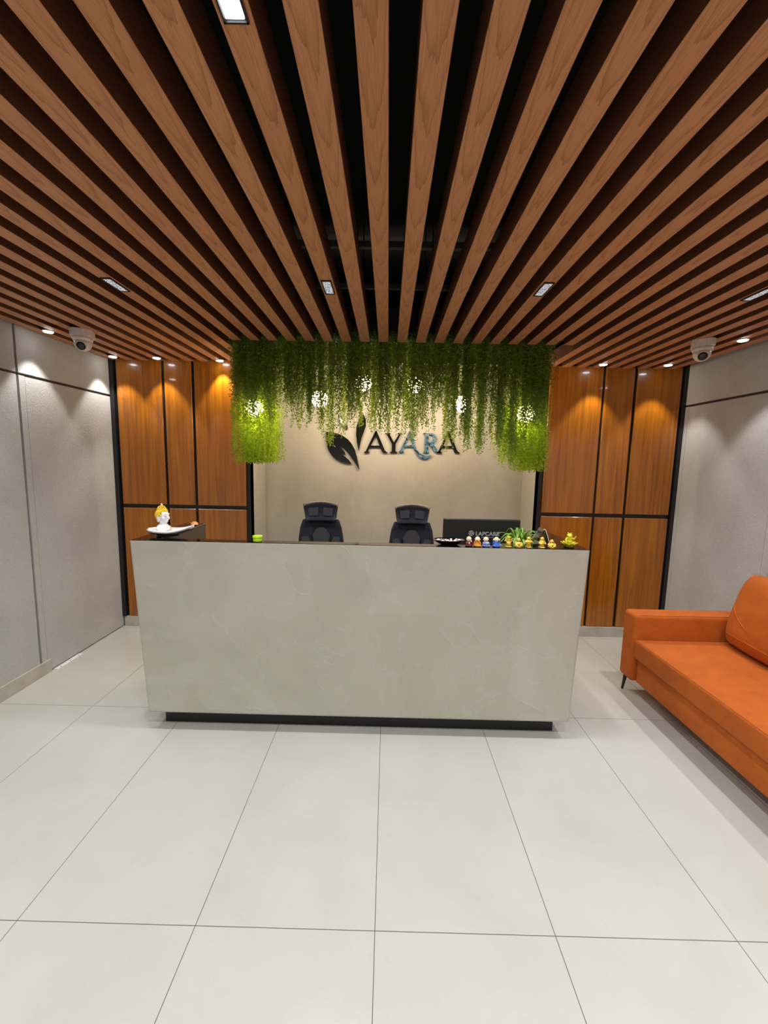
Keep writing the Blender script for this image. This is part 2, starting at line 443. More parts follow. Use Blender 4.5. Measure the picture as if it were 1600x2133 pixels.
# steel carriers and hanger rods resting on the slats
for y, lab in ((1.93, 'dark steel channel crossing above the slats, nearer the viewer'), (2.36, 'dark steel channel crossing above the slats, nearer the plants')):
    o = obj('ceiling_channel', B(XL + 0.02, XR - 0.02, y - 0.012, y + 0.012, HC + SH, HC + SH + 0.025), M['rod'])
    tag(o, lab, 'channel', 'steel channels above the slats')
for x, y, lab in ((-0.155, 1.93, 'thin hanger rod above the slats, left one on the nearer channel'), (0.175, 1.93, 'thin hanger rod above the slats, right one on the nearer channel'),
                  (-0.155, 2.36, 'thin hanger rod above the slats, left one on the farther channel'), (0.175, 2.36, 'thin hanger rod above the slats, right one on the farther channel')):
    o = obj('hanger_rod', tube(bmesh.new(), [(x, y, HC + SH + 0.0255), (x, y, ZS)], 0.004, 6), M['rod'])
    tag(o, lab, 'rod', 'hanger rods above the slats')

# ------------------------------------------------------------------ lights in the ceiling
def linear_light(x, y, label, on):
    e = empty('linear_downlight', (x, y, sz(x)), label, 'ceiling light', 'slim multi-cell lights in the slats')
    bm = bmesh.new(); w, l = 0.024, 0.075; t = 0.004
    for a in ((-w, w, -l, -l + t), (-w, w, l - t, l), (-w, -w + t, -l, l), (w - t, w, -l, l)): box(bm, *a, -0.006, 0.0)
    obj('frame', bm, M['fix'], e)
    obj('backing', B(-w + t, w - t, -l + t, l - t, -0.0012, 0.0), M['fix'], e)
    n = 5 if not on else 3
    L = (2 * l - 2 * t - 0.004) / n
    for i in range(n):
        y0 = -l + t + 0.002 + i * L
        obj('cell', B(-w + t + 0.002, w - t - 0.002, y0 + 0.001, y0 + L - 0.002, -0.005, -0.0014, bev=0.001, seg=1), M['led'] if on else M['refl'], e)
    return e
linear_light(SLX[-10], 2.085, 'slim light of faintly glittering cells near the left dome camera', False)
linear_light(SLX[-2], 2.085, 'slim light of faintly glittering cells in the slats left of centre', False)
linear_light(SLX[6], 2.07, 'slim light of faintly glittering cells in the slats right of centre', False)
linear_light(SLX[14], 2.085, 'slim light of faintly glittering cells at the right edge of the photo', False)
linear_light(SLX[-2], 0.812, 'brightly lit slim ceiling light at the top edge of the photo', True)

def lamp(kind, name, loc, energy, color=(1, 1, 1), **kw):
    d = bpy.data.lights.new(name, kind); d.energy = energy; d.color = color
    for k, v in kw.items(): setattr(d, k, v)
    o = bpy.data.objects.new(name, d); COL.objects.link(o); o.location = loc
    return o

def round_light(x, y, label):
    e = empty('round_downlight', (x, y, sz(x)), label, 'downlight', 'small round lit downlights along the walls')
    obj('trim_ring', lathe(bmesh.new(), [(0.034, 0.0), (0.034, -0.004), (0.029, -0.006)], 24), M['white'], e, True)
    obj('lamp', lathe(bmesh.new(), [(0.028, -0.0062), (0.027, -0.010), (0.016, -0.013)], 24), M['led'], e, True)
    lamp('SPOT', 'downlight_beam', (x, y, HC - 0.026), E_SPOT, (1, 0.97, 0.92), spot_size=math.radians(76), spot_blend=0.45, shadow_soft_size=0.012)
E_SPOT = 21
for x, y, l in ((-2.278, 2.843, 'lit round downlight nearest the left dome camera'), (-2.285, 3.50, 'lit round downlight in the far left corner'),
                (-1.934, 3.52, 'lit round downlight above the second wood panel on the left'), (-1.43, 3.57, 'lit round downlight just left of the hanging vines'),
                (1.731, 3.49, 'lit round downlight on the right wood panels, nearer the vines'), (2.242, 3.47, 'lit round downlight in the far right corner'),
                (2.259, 2.784, 'lit round downlight right of the right dome camera')):
    round_light(x, y, l)
# lit rows of ceiling lights overhead and behind the viewer
for x in (SLX[-10], SLX[-2], SLX[6], SLX[14]):
    for y in (2.085, 0.83, -0.40, -1.65):
        o = lamp('AREA', 'ceiling_lamp', (x, y, HC - 0.012), 8.6, (0.98, 0.99, 1.0), shape='RECTANGLE', size=0.05, size_y=0.16, spread=math.radians(150))

for y in (2.12, 1.40, 0.68, -0.05):
    for x in (-2.28, 2.26):
        lamp('SPOT', 'downlight_beam', (x, y, HC - 0.026), E_SPOT, (1, 0.97, 0.92), spot_size=math.radians(76), spot_blend=0.45, shadow_soft_size=0.012)
# ------------------------------------------------------------------ dome cameras
def dome_camera(x, y, label, yaw):
    e = empty('security_camera', (x, y, sz(x)), label, 'security camera', 'white dome cameras under the slats', yaw)
    bm = bmesh.new(); h = 0.062; c = 0.022
    pts = [(-h + c, -h), (h - c, -h), (h, -h + c), (h, h - c), (h - c, h), (-h + c, h), (-h, h - c), (-h, -h + c)]
    a = [bm.verts.new((p[0], p[1], 0)) for p in pts]; b = [bm.verts.new((p[0], p[1], -0.048)) for p in pts]
    bm.faces.new(a); bm.faces.new(b[::-1])
    for i in range(8): bm.faces.new((a[i], b[i], b[(i + 1) % 8], a[(i + 1) % 8]))
    bmesh.ops.bevel(bm, geom=list(bm.edges), offset=0.004, segments=2, affect='EDGES')
    obj('junction_box', bm, M['white'], e)
    obj('base_ring', lathe(bmesh.new(), [(0.058, -0.0485), (0.058, -0.062), (0.055, -0.070), (0.052, -0.072)], 32), M['white'], e, True)
    obj('dome', lathe(bmesh.new(), [(0.050, -0.068)] + [(0.050 * math.cos(a), -0.085 - 0.050 * math.sin(a)) for a in np.linspace(0, 1.45, 10)], 32), M['white'], e, True)
    d = Vector((0, -0.86, -0.50)).normalized(); cc = Vector((0, 0, -0.085))
    R = d.to_track_quat('Z', 'Y').to_matrix().to_4x4(); Mx = Matrix.Translation(cc) @ R
    obj('lens_bezel', lathe(bmesh.new(), [(0.032, 0.032), (0.032, 0.0475), (0.028, 0.0495)], 28, mat=Mx), M['white'], e, True)
    obj('lens', lathe(bmesh.new(), [(0.0265, 0.045), (0.0265, 0.0505), (0.014, 0.053)], 28, mat=Mx), M['lens'], e, True)
dome_camera(-2.03, 2.815, 'white dome security camera under the slats by the left wall', 0.35)
dome_camera(2.03, 2.815, 'white dome security camera under the slats by the right wall', -0.5)

# ------------------------------------------------------------------ hanging vines
def vine_profile(x):
    pts = [(-1.18, 1.52), (-0.87, 1.53), (-0.829, 1.87), (-0.763, 1.871), (-0.68, 1.743), (-0.597, 1.761), (-0.539, 1.827), (-0.48, 1.697), (-0.455, 1.624), (-0.397, 1.682), (-0.331, 1.749), (-0.232, 1.8),
           (-0.131, 1.74), (-0.048, 1.765), (0.035, 1.765), (0.119, 1.735), (0.150, 1.72), (0.171, 1.64), (0.192, 1.72), (0.219, 1.73), (0.3, 1.772), (0.366, 1.789), (0.438, 1.63), (0.501, 1.716), (0.571, 1.636), (0.645, 1.637),
           (0.721, 1.614), (0.785, 1.673), (0.859, 1.526), (0.923, 1.577), (0.975, 1.627), (1.0, 1.50), (1.173, 1.51)]
    return np.interp(x, [p[0] for p in pts], [p[1] for p in pts])

def leaves_mesh(strands, step, size):
    V, F = [], []; n = 0
    vs = []; 
    for (x, y, z0, z1, ph) in strands:
        m = max(2, int((z0 - z1) / step))
        tt = np.linspace(0, 1, m)
        zz = z0 + (z1 - z0) * tt
        amp = 0.012 * tt
        xx = x + amp * np.sin(ph + 9 * tt); yy = y + amp * np.cos(ph * 1.7 + 7 * tt)
        p = np.stack([xx, yy, zz], 1) + rng.normal(0, 0.0028, (m, 3))
        ang = rng.uniform(0, 2 * PI, m); tilt = rng.uniform(-1.1, 0.35, m)
        d = np.stack([np.cos(ang) * np.cos(tilt), np.sin(ang) * np.cos(tilt), np.sin(tilt)], 1)
        up = rng.normal(0, 1, (m, 3)); w = np.cross(d, up); w /= np.linalg.norm(w, axis=1)[:, None] + 1e-9
        L = size * rng.uniform(0.7, 1.35, m)[:, None]
        vs.append(np.stack([p, p + d * L * 0.5 + w * L * 0.27, p + d * L, p + d * L * 0.5 - w * L * 0.27], 1).reshape(-1, 3))
        # thin stem ribbon
        k = max(2, m // 5); ii = np.linspace(0, m - 1, k).astype(int)
        q = np.stack([xx, yy, zz], 1)[ii]; r = np.array([0.0006, 0, 0])
        for a, b in zip(q, q[1:]): vs.append(np.stack([a - r, a + r, b + r, b - r]))
    V = np.concatenate(vs); nq = len(V) // 4
    me = bpy.data.meshes.new('hanging_vines')
    me.vertices.add(len(V)); me.vertices.foreach_set('co', V.astype(np.float32).ravel())
    me.loops.add(nq * 4); me.loops.foreach_set('vertex_index', np.arange(nq * 4, dtype=np.int32))
    me.polygons.add(nq); me.polygons.foreach_set('loop_start', np.arange(0, nq * 4, 4, dtype=np.int32))
    me.polygons.foreach_set('loop_total', np.full(nq, 4, dtype=np.int32))
    me.update(calc_edges=True); return me

ST, ST2 = [], []
ZT = 2.46
clumps = [(c, rng.normal(0, 0.07), rng.uniform(3.0, 3.16)) for c in np.linspace(-1.11, 1.13, 64) + rng.normal(0, 0.012, 64)]
for i in range(1250):                      # long strands of the front curtain, in clumps
    c, dz, cy = clumps[rng.integers(len(clumps))]
    x = c + rng.normal(0, 0.013); y = max(2.99, cy + rng.normal(0, 0.03))
    z1 = vine_profile(x) + abs(rng.normal(0, 0.15)) + max(-0.01, dz)
    if x < -0.86 or x > 0.97: z1 = 1.83 + abs(rng.normal(0, 0.08))
    if -0.80 < x < -0.58 and rng.random() < 0.45: z1 += 0.18
    if 0.26 < x < 0.40 and rng.random() < 0.5: z1 += 0.25
    ST.append((x, y, ZT - rng.uniform(0, 0.05), min(z1, 2.2), rng.uniform(0, 6.28)))
for i in range(1000):                       # short dense growth at the top
    x = rng.uniform(-1.12, 1.14); y = 2.985 + rng.uniform(0, 0.16)
    ST.append((x, y, ZT, rng.uniform(1.95, 2.25), rng.uniform(0, 6.28)))
for bx, bz in ((-1.02, 1.935), (-0.55, 2.033), (-0.206, 2.166), (0.196, 2.155), (0.574, 2.017), (1.025, 1.93)):
    for i in range(16):                    # strands straying across the lamps
        ST.append((bx + rng.uniform(-0.085, 0.085), rng.uniform(3.0, 3.11), ZT, bz - rng.uniform(0.03, 0.12), rng.uniform(0, 6.28)))
for a, b in ((-1.15, -0.87), (0.95, 1.17)):    # thick cascades at both ends, running back to the wall
    for i in range(330 if a < 0 else 280):
        x = rng.uniform(a, b); y = rng.uniform(3.02, 3.45)
        if i % 2: ST.append((x, y, ZT, 1.96 + rng.uniform(-0.05, 0.2), rng.uniform(0, 6.28)))
        zt = 1.98 + rng.uniform(-0.12, 0.08)
        ST2.append((x + rng.normal(0, 0.01), min(y, 3.4), zt, vine_profile(x) + abs(rng.normal(0, 0.03)), rng.uniform(0, 6.28)))
for i in range(70):
    x = rng.uniform(0.80, 0.97); ST2.append((x, rng.uniform(3.05, 3.3), 2.0, vine_profile(x) + abs(rng.normal(0, 0.1)), rng.uniform(0, 6)))
vines = empty('hanging_vines', (0, 3.2, ZT), 'curtain of green trailing vines hanging under the slats behind the desk', 'hanging plants')
vines['kind'] = 'stuff'
def vine_part(name, st, size, m, label):
    me = leaves_mesh(st, 0.0108, size)
    V = np.empty(len(me.vertices) * 3, dtype=np.float32); me.vertices.foreach_get('co', V)
    V = V.reshape(-1, 3) - np.array([0, 3.2, ZT], dtype=np.float32); me.vertices.foreach_set('co', V.ravel()); me.update()
    o = link(name, me, m, vines); o['kind'] = 'stuff'; o['label'] = label
vine_part('dark_foliage', ST, 0.0165, M['leaf'], 'dark green leafy strands')
vine_part('lamplit_foliage', ST2, 0.0165, M['leaf_lamplit'], 'end strands coloured lime green as if brightly lit')
obj('plant_grid', B(-1.13, 1.14, 3.06 - 3.2, 3.16 - 3.2, -0.02, 0.02), M['slab'], vines)
tag(obj('support_beam', B(XL + 0.001, XR - 0.001, 3.22, 3.26, HC + SH + 0.01, HC + SH + 0.05), M['rod']), 'dark steel beam above the vines in the ceiling void', 'beam')

# spotlights between the vines and the wall
def vine_spot(x, y, z, label):
    e = empty('accent_spotlight', (x, y, z), label, 'spotlight', 'warm spotlights glowing through the vines')
    obj('bulb', ball(bmesh.new(), (0, 0, 0), (0.064, 0.064, 0.066), 3), M['led_warm'], e, True)
    obj('socket', lathe(bmesh.new(), [(0.022, 0.062), (0.026, 0.066), (0.026, 0.10), (0.008, 0.11)], 20), M['fix'], e, True)
    obj('stem', tube(bmesh.new(), [(0, 0, 0.108), (0, 0, ZS - z)], 0.006, 8), M['fix'], e)
    lamp('POINT', 'accent_beam', (x, y + 0.10, z - 0.03), E_WARM, (1.0, 0.78, 0.60), shadow_soft_size=0.02)
    if abs(x) > 0.9: lamp('SPOT', 'accent_beam', (x, y, z - 0.06), 30, (1.0, 0.88, 0.62), spot_size=math.radians(105), spot_blend=0.6, shadow_soft_size=0.02)
E_WARM = 10.5
for x, z, l in ((-1.02, 1.935, 'warm spotlight in the left end cascade of vines'), (-0.55, 2.033, 'warm spotlight among vines, second from the left end'), (-0.206, 2.166, 'warm spotlight among vines, left of the middle pair'),
                (0.196, 2.155, 'warm spotlight among vines, right of the middle pair'), (0.574, 2.017, 'warm spotlight among vines, second from the right end'), (1.025, 1.930, 'warm spotlight in the right end cascade of vines')):
    vine_spot(x, 3.33 if abs(x) < 0.9 else 3.18, z, l)

# ------------------------------------------------------------------ wall sign: leaf emblem and letters
SG = empty('wall_sign', (0, YR, 0), 'black and blue raised letters with a leaf emblem on the back wall', 'wall sign')
K = 0.000956
def sg(pts):
    # sheet drawn in 0.96 mm units; x=500,y=447 is the foot of the first letter
    return [(-0.2247 + (x - 500) * K, 1.6395 - (y - 447 - (x - 500) * 0.018) * K) for x, y in pts]
def sign_part(name, polys, m, label):
    bm = bmesh.new()
    for p in polys: prism(bm, sg(p), -0.028, -0.010)
    return tag(obj(name, bm, m, SG), label)
def cat(*ps): return list(ps)
leafp = [(92, 240), (150, 240), (215, 257), (262, 276), (315, 312), (352, 352), (388, 415), (412, 490), (442, 628), (402, 560), (366, 512), (322, 450), (276, 405), (208, 360),
         (250, 398), (285, 440), (300, 472), (232, 436), (262, 466), (300, 496), (335, 530), (362, 562), (318, 558), (258, 544), (205, 518), (160, 478), (122, 425), (100, 360), (92, 300)]
petal = [(404, 190), (402, 270), (412, 350), (432, 432), (442, 370), (458, 300), (480, 240), (500, 180), (498, 110), (470, 60), (430, 110)]
petal2 = [(300, 222), (262, 196), (240, 150), (244, 100), (290, 130), (312, 170), (316, 205)]
em = obj('leaf_emblem', prism(bmesh.new(), sg(leafp), -0.028, -0.010), M['signblk'], SG); em['label'] = 'glossy black leaf'
obj('leaf_petal', prism(bmesh.new(), sg(petal), -0.028, -0.010), M['signblk'], SG)
obj('leaf_petal', prism(bmesh.new(), sg(petal2), -0.028, -0.010), M['signblk'], SG)
def letter_A(x0, apex, x1, yb):
    w = x1 - x0
    lf = [(x0, yb), (x0, yb - 8), (x0 + 16, yb - 16), (apex - 6, 232), (apex + 3, 226), (apex + 6, 262), (x0 + 46, yb - 30), (x0 + 40, yb - 12), (x0 + 56, yb - 7), (x0 + 56, yb)]
    rt = [(apex - 4, 238), (apex + 3, 226), (apex + 9, 236), (x1 - 30, yb - 28), (x1 - 14, yb - 10), (x1, yb - 6), (x1, yb), (x1 - 50, yb), (x1 - 62, yb - 22), (apex - 6, 268)]
    br = [(x0 + 62, yb - 72), (x1 - 78, yb - 72), (x1 - 72, yb - 54), (x0 + 54, yb - 54)]
    return [lf, rt, br]
sign_part('letter_a', letter_A(486, 604, 726, 450), M['signblk'], 'black letter A')
Yp = [[(700, 250), (752, 250), (752, 257), (742, 262), (788, 345), (836, 266), (826, 258), (826, 250), (870, 250), (870, 257), (856, 264), (806, 362), (806, 436), (826, 444), (826, 450), (748, 450), (748, 444), (768, 436), (768, 362), (716, 264), (700, 257)]]
sign_part('letter_y', Yp, M['signblk'], 'black letter Y')
x0, x1, apex, yb = 838, 1010, 950, 445
lf, rt, br = letter_A(x0, apex, 1062, yb)
sw = [(944, 268), (953, 226), (960, 236), (990, 318), (1002, 372), (1024, 420), (1056, 456), (1100, 476), (1140, 480), (1180, 470), (1160, 494), (1132, 510), (1100, 514), (1062, 500), (1030, 470), (1004, 425), (982, 380)]
sign_part('letter_a', [lf, sw, br], M['signblue'], 'blue marbled letter A with swoosh tail')
Rp = [[(1088, 250), (1140, 250), (1140, 436), (1150, 444), (1150, 450), (1092, 450), (1092, 444), (1104, 436), (1104, 264), (1088, 258)],
      [(1138, 250), (1175, 252), (1205, 264), (1222, 290), (1220, 320), (1200, 345), (1165, 357), (1138, 357), (1138, 343), (1160, 341), (1180, 326), (1188, 304), (1182, 282), (1165, 268), (1138, 266)],
      [(1146, 354), (1184, 350), (1232, 418), (1262, 440), (1270, 450), (1224, 450), (1200, 434)]]
sign_part('letter_r', Rp, M['signblue'], 'blue marbled letter R')
sign_part('letter_a', letter_A(1226, 1340, 1464, 452), M['signblk'], 'black letter A')
for x, y in ((200, 480), (400, 560), (510, 440), (690, 440), (786, 400), (850, 436), (1100, 500), (1122, 400), (1250, 440), (1440, 440), (445, 150), (280, 180)):
    (px, pz), = sg([(x, y)])
    obj('standoff_pin', tube(bmesh.new(), [(px, -0.0105, pz), (px, -0.0, pz)], 0.004, 6), M['metal_dk'], SG)


# ------------------------------------------------------------------ reception desk
DY = 2.19
desk = empty('reception_desk', (-0.14, DY, 0), 'long reception desk of pale grey trowelled plaster on a black plinth', 'reception desk')
def L(bm): bmesh.ops.translate(bm, verts=bm.verts, vec=(0.14, -DY, 0)); return bm
def taper_block(bm, pts_top, pts_bot, z0, z1, bev=0.012):
    a = [bm.verts.new((x, y, z0)) for x, y in pts_bot]; b = [bm.verts.new((x, y, z1)) for x, y in pts_top]
    n = len(a); fs = [bm.faces.new(a), bm.faces.new(b)] + [bm.faces.new((a[i], a[(i + 1) % n], b[(i + 1) % n], b[i])) for i in range(n)]
    return fs
bm = bmesh.new()
yb2 = 2.83
def U(dx):   # outline of the U with tapered flanks
    xl, xr = -1.400 + dx, 1.100 - dx * 0.75
    return [(xl, DY), (xr, DY), (xr, yb2), (0.90, yb2), (0.90, 2.335), (0.645, 2.335), (0.645, DY + 0.075), (-1.268, DY + 0.075), (-1.268, yb2), (xl, yb2)]
taper_block(bm, U(0.0), U(0.055), 0.10, 1.0985)
bm.edges.ensure_lookup_table()
es = [e for e in bm.edges if (abs(e.verts[0].co.y - DY) < 1e-4 and abs(e.verts[1].co.y - DY) < 1e-4 and e.verts[0].co.z < 0.2 and e.verts[1].co.z < 0.2) or
      (abs(e.verts[0].co.y - DY) < 1e-4 and abs(e.verts[1].co.y - DY) < 1e-4 and abs(e.verts[0].co.z - e.verts[1].co.z) > 0.5)]
bmesh.ops.bevel(bm, geom=es, offset=0.016, segments=4, profile=0.5, affect='EDGES')
obj('plaster_body', L(bm), M['plaster'], desk)
bm = bmesh.new()
xl, xr = -1.396, 1.096
taper_block(bm, *([[(xl, DY + 0.006), (xr, DY + 0.006), (xr, yb2 - 0.003), (0.903, yb2 - 0.003), (0.903, 2.332), (0.648, 2.332), (0.648, DY + 0.073), (-1.271, DY + 0.073), (-1.271, yb2 - 0.003), (xl, yb2 - 0.003)]] * 2), 1.0985, 1.1015)
obj('granite_top', L(bm), M['granite'], desk)
obj('inner_lining', L(B(-1.2675, -1.262, DY + 0.0755, yb2 - 0.002, 0.11, 1.098)), M['veneer_dk'], desk)
obj('plinth', L(B(-1.284, 0.997, 2.266, 2.80, 0.0, 0.10)), M['plinth'], desk)
obj('work_surface', L(B(-1.2615, 0.899, 2.336, 2.80, 0.72, 0.745, bev=0.003)), M['laminate'], desk)
obj('inner_skirt', L(B(-1.2615, 0.899, 2.45, 2.468, 0.101, 0.719)), M['laminate'], desk)
ZC = 1.102

# ------------------------------------------------------------------ office chairs behind the desk
def office_chair(x, y, dz, label, rz):
    e = empty('office_chair', (x, y, 0), label, 'office chair', 'black mesh chairs behind the desk', rz)
    # chair faces the desk (-Y); the back stands at +Y
    def shell(w0, w1, z0, z1, yb, bow, th, crown, n=14, mz=8, hole=None):
        bm = bmesh.new(); g = []
        for s in (0, 1):
            rows = []
            for j in range(mz + 1):
                v = j / mz; w = w0 + (w1 - w0) * v
                if v > 0.8: w *= 1 - 0.10 * ((v - 0.8) / 0.2) ** 2
                row = []
                for i in range(n + 1):
                    u = -1 + 2 * i / n
                    zz = z0 + (z1 - z0) * v + crown * (1 - u * u) * v
                    row.append(bm.verts.new((u * w / 2, yb - bow * u * u + s * th + 0.04 * math.sin(v * 2.6), zz)))
                rows.append(row)
            g.append(rows)
        for s in (0, 1):
            for j in range(mz):
                for i in range(n): bm.faces.new((g[s][j][i], g[s][j][i + 1], g[s][j + 1][i + 1], g[s][j + 1][i]))
        for j in range(mz):
            for i in (0, n): bm.faces.new((g[0][j][i], g[0][j + 1][i], g[1][j + 1][i], g[1][j][i]))
        for i in range(n):
            for j in (0, mz): bm.faces.new((g[0][j][i], g[0][j][i + 1], g[1][j][i + 1], g[1][j][i]))
        return bm
    yb = 0.10
    obj('backrest', shell(0.45, 0.325, 0.56, 1.085 + dz, yb, 0.05, 0.03, 0.010), M['fabric'], e, True)
    hexa = [(-0.052, 0.86), (0.0, 0.845), (0.052, 0.86), (0.072, 0.955), (0.045, 1.0), (0.022, 1.018), (-0.022, 1.018), (-0.045, 1.0), (-0.072, 0.955)]
    obj('mesh_panel', prism(bmesh.new(), [(px, pz + dz) for px, pz in hexa], yb + 0.004, yb + 0.012), M['mesh'], e)
    for s in (-1, 1):
        q = [(s * 0.09, 0.80), (s * 0.165, 0.80), (s * 0.155, 0.945), (s * 0.105, 0.95), (s * 0.085, 0.90)]
        obj('mesh_panel', prism(bmesh.new(), [(px, pz + dz) for px, pz in q], yb - 0.036 + 0.012, yb - 0.02 + 0.006), M['mesh'], e)
    hr = shell(0.236, 0.282, 1.082 + dz, 1.208 + dz, yb - 0.035, 0.03, 0.022, 0.018)
    obj('headrest', hr, M['fabric'], e, True)
    pts = [(0.141 * u, yb - 0.03 + 0.036 - 0.03 * u * u, 1.213 + dz + 0.018 * (1 - u * u)) for u in np.linspace(-1, 1, 15)]
    pts = [(-0.122, yb - 0.015, 1.10 + dz)] + pts + [(0.122, yb - 0.015, 1.10 + dz)]
    obj('headrest_rim', tube(bmesh.new(), pts, 0.0042, 8), M['chrome'], e, True)
    for s in (-1, 1):
        obj('headrest_mesh', prism(bmesh.new(), [(s * 0.022, 1.125 + dz), (s * 0.095, 1.118 + dz), (s * 0.100, 1.180 + dz), (s * 0.022, 1.186 + dz)], yb - 0.033, yb - 0.022), M['mesh'], e)
    obj('headrest_post', tube(bmesh.new(), [(0, yb + 0.045, 1.15 + dz), (0, yb + 0.075, 1.05 + dz), (0, yb + 0.075, 0.9)], 0.014, 8), M['black'], e, True)
    obj('back_support', tube(bmesh.new(), [(0, yb + 0.07, 0.95), (0, yb + 0.09, 0.7), (0, yb + 0.05, 0.5), (0, -0.1, 0.44)], 0.022, 8), M['black'], e, True)
    obj('seat', B(-0.25, 0.25, -0.40, 0.08, 0.455, 0.53, bev=0.03, seg=4), M['fabric'], e, True)
    obj('mechanism', B(-0.09, 0.09, -0.26, -0.04, 0.40, 0.454, bev=0.01), M['black'], e)
    for s in (-1, 1):
        a = obj('armrest', B(s * 0.30 - 0.04, s * 0.30 + 0.04, -0.30, -0.04, 0.665, 0.70, bev=0.014, seg=3), M['black'], e, True)
        obj('armrest_post', tube(bmesh.new(), [(s * 0.30, -0.16, 0.667), (s * 0.30, -0.16, 0.52), (s * 0.24, -0.16, 0.445), (s * 0.10, -0.16, 0.43)], 0.016, 8), M['black'], a, True)
    obj('gas_lift', lathe(bmesh.new(), [(0.028, 0.09), (0.028, 0.26), (0.018, 0.262), (0.018, 0.405)], 16, (0, -0.15, 0)), M['black'], e, True)
    bm = bmesh.new(); 
    for i in range(5):
        a = 2 * PI * i / 5 + 0.3
        tube(bm, [(0, -0.15, 0.10), (0.30 * math.cos(a), -0.15 + 0.30 * math.sin(a), 0.075)], [0.03, 0.015], 8)
    obj('star_base', bm, M['black'], e, True)
    for i in range(5):
        a = 2 * PI * i / 5 + 0.3; c = (0.29 * math.cos(a), -0.15 + 0.29 * math.sin(a), 0.03)
        bm = bmesh.new()
        for t in (-0.014, 0.014):
            Mx = Matrix.Translation(c) @ Matrix.Rotation(a, 4, 'Z') @ Matrix.Rotation(PI / 2, 4, 'X')
            lathe(bm, [(0.022, t - 0.009), (0.029, t - 0.006), (0.029, t + 0.006), (0.022, t + 0.009)], 18, mat=Mx)
        tube(bm, [(c[0], c[1], 0.03), (c[0], c[1], 0.075)], 0.008, 8)
        obj('caster', bm, M['black'], e, True)
office_chair(-0.537, 3.25, -0.014, 'black mesh office chair left of centre behind the desk', 0.04)
office_chair(0.201, 3.25, -0.022, 'black mesh office chair beside the monitor', -0.04)

# ------------------------------------------------------------------ monitor seen from behind
def text_mesh(name, body, size, m, parent, loc, bold=0.0, ext=0.0005, sx=1.0):
    cu = bpy.data.curves.new(name, 'FONT'); cu.body = body; cu.size = size; cu.offset = bold; cu.extrude = ext
    cu.align_x = 'LEFT'; cu.space_character = 1.02
    t = bpy.data.objects.new(name + '_tmp', cu); COL.objects.link(t)
    dg = bpy.context.evaluated_depsgraph_get(); dg.update()
    me = bpy.data.meshes.new_from_object(t.evaluated_get(dg))
    bpy.data.objects.remove(t); bpy.data.curves.remove(cu)
    me.transform(Matrix.Rotation(PI / 2, 4, 'X') @ Matrix.Diagonal((sx, 1, 1, 1)))
    me.materials.clear()
    o = link(name, me, m, parent); o.location = loc; return o
MY = 2.74
mon = empty('computer_monitor', (0.637, MY, 0.745), 'black computer monitor seen from behind at the right of the desk', 'monitor', rz=0.0)
obj('housing', B(-0.257, 0.257, 0.0, 0.032, 0.125, 0.437, bev=0.005), M['screen'], mon)
obj('display_panel', B(-0.25, 0.25, 0.0325, 0.034, 0.135, 0.43), M['lens'], mon)
obj('stand_neck', B(-0.03, 0.03, 0.036, 0.05, 0.01, 0.26, bev=0.004), M['black'], mon)
obj('stand_base', lathe(bmesh.new(), [(0.11, 0.0), (0.11, 0.008), (0.10, 0.012)], 32, (0, 0.045, 0)), M['black'], mon, True)
text_mesh('brand_lettering', 'LAPCARE', 0.037, M['print'], mon, (-0.041, -0.0012, 0.3275), 0.0011, sx=1.02)['label'] = 'grey printed lettering'
bm = bmesh.new()      # round emblem left of the lettering
cx, cz, r = -0.069, 0.342, 0.0185
def arc(a0, a1, r0, r1, n=10):
    p = [(cx + r0 * math.cos(a), cz + r0 * math.sin(a)) for a in np.linspace(a0, a1, n)] + [(cx + r1 * math.cos(a), cz + r1 * math.sin(a)) for a in np.linspace(a1, a0, n)]
    prism(bm, p, -0.0015, -0.0003)
arc(0.9, 2.9, 0.0125, r); arc(3.05, 5.2, 0.0125, r); arc(5.5, 6.9, 0.011, r); arc(1.2, 2.6, 0.004, 0.0095); arc(2.9, 4.9, 0.003, 0.0095); arc(5.2, 7.2, 0.002, 0.009)
obj('brand_emblem', bm, M['print'], mon)
bm = bmesh.new()      # tagline too fine to read: four tiny dashes
for a, b in ((0.000, 0.019), (0.023, 0.036), (0.041, 0.062), (0.066, 0.081)): box(bm, a, b, -0.0012, -0.0003, 0.3155, 0.3185)
obj('tagline', bm, M['print'], mon)
text_mesh('registered_mark', '®', 0.009, M['print'], mon, (0.114, -0.0012, 0.352), 0.0)

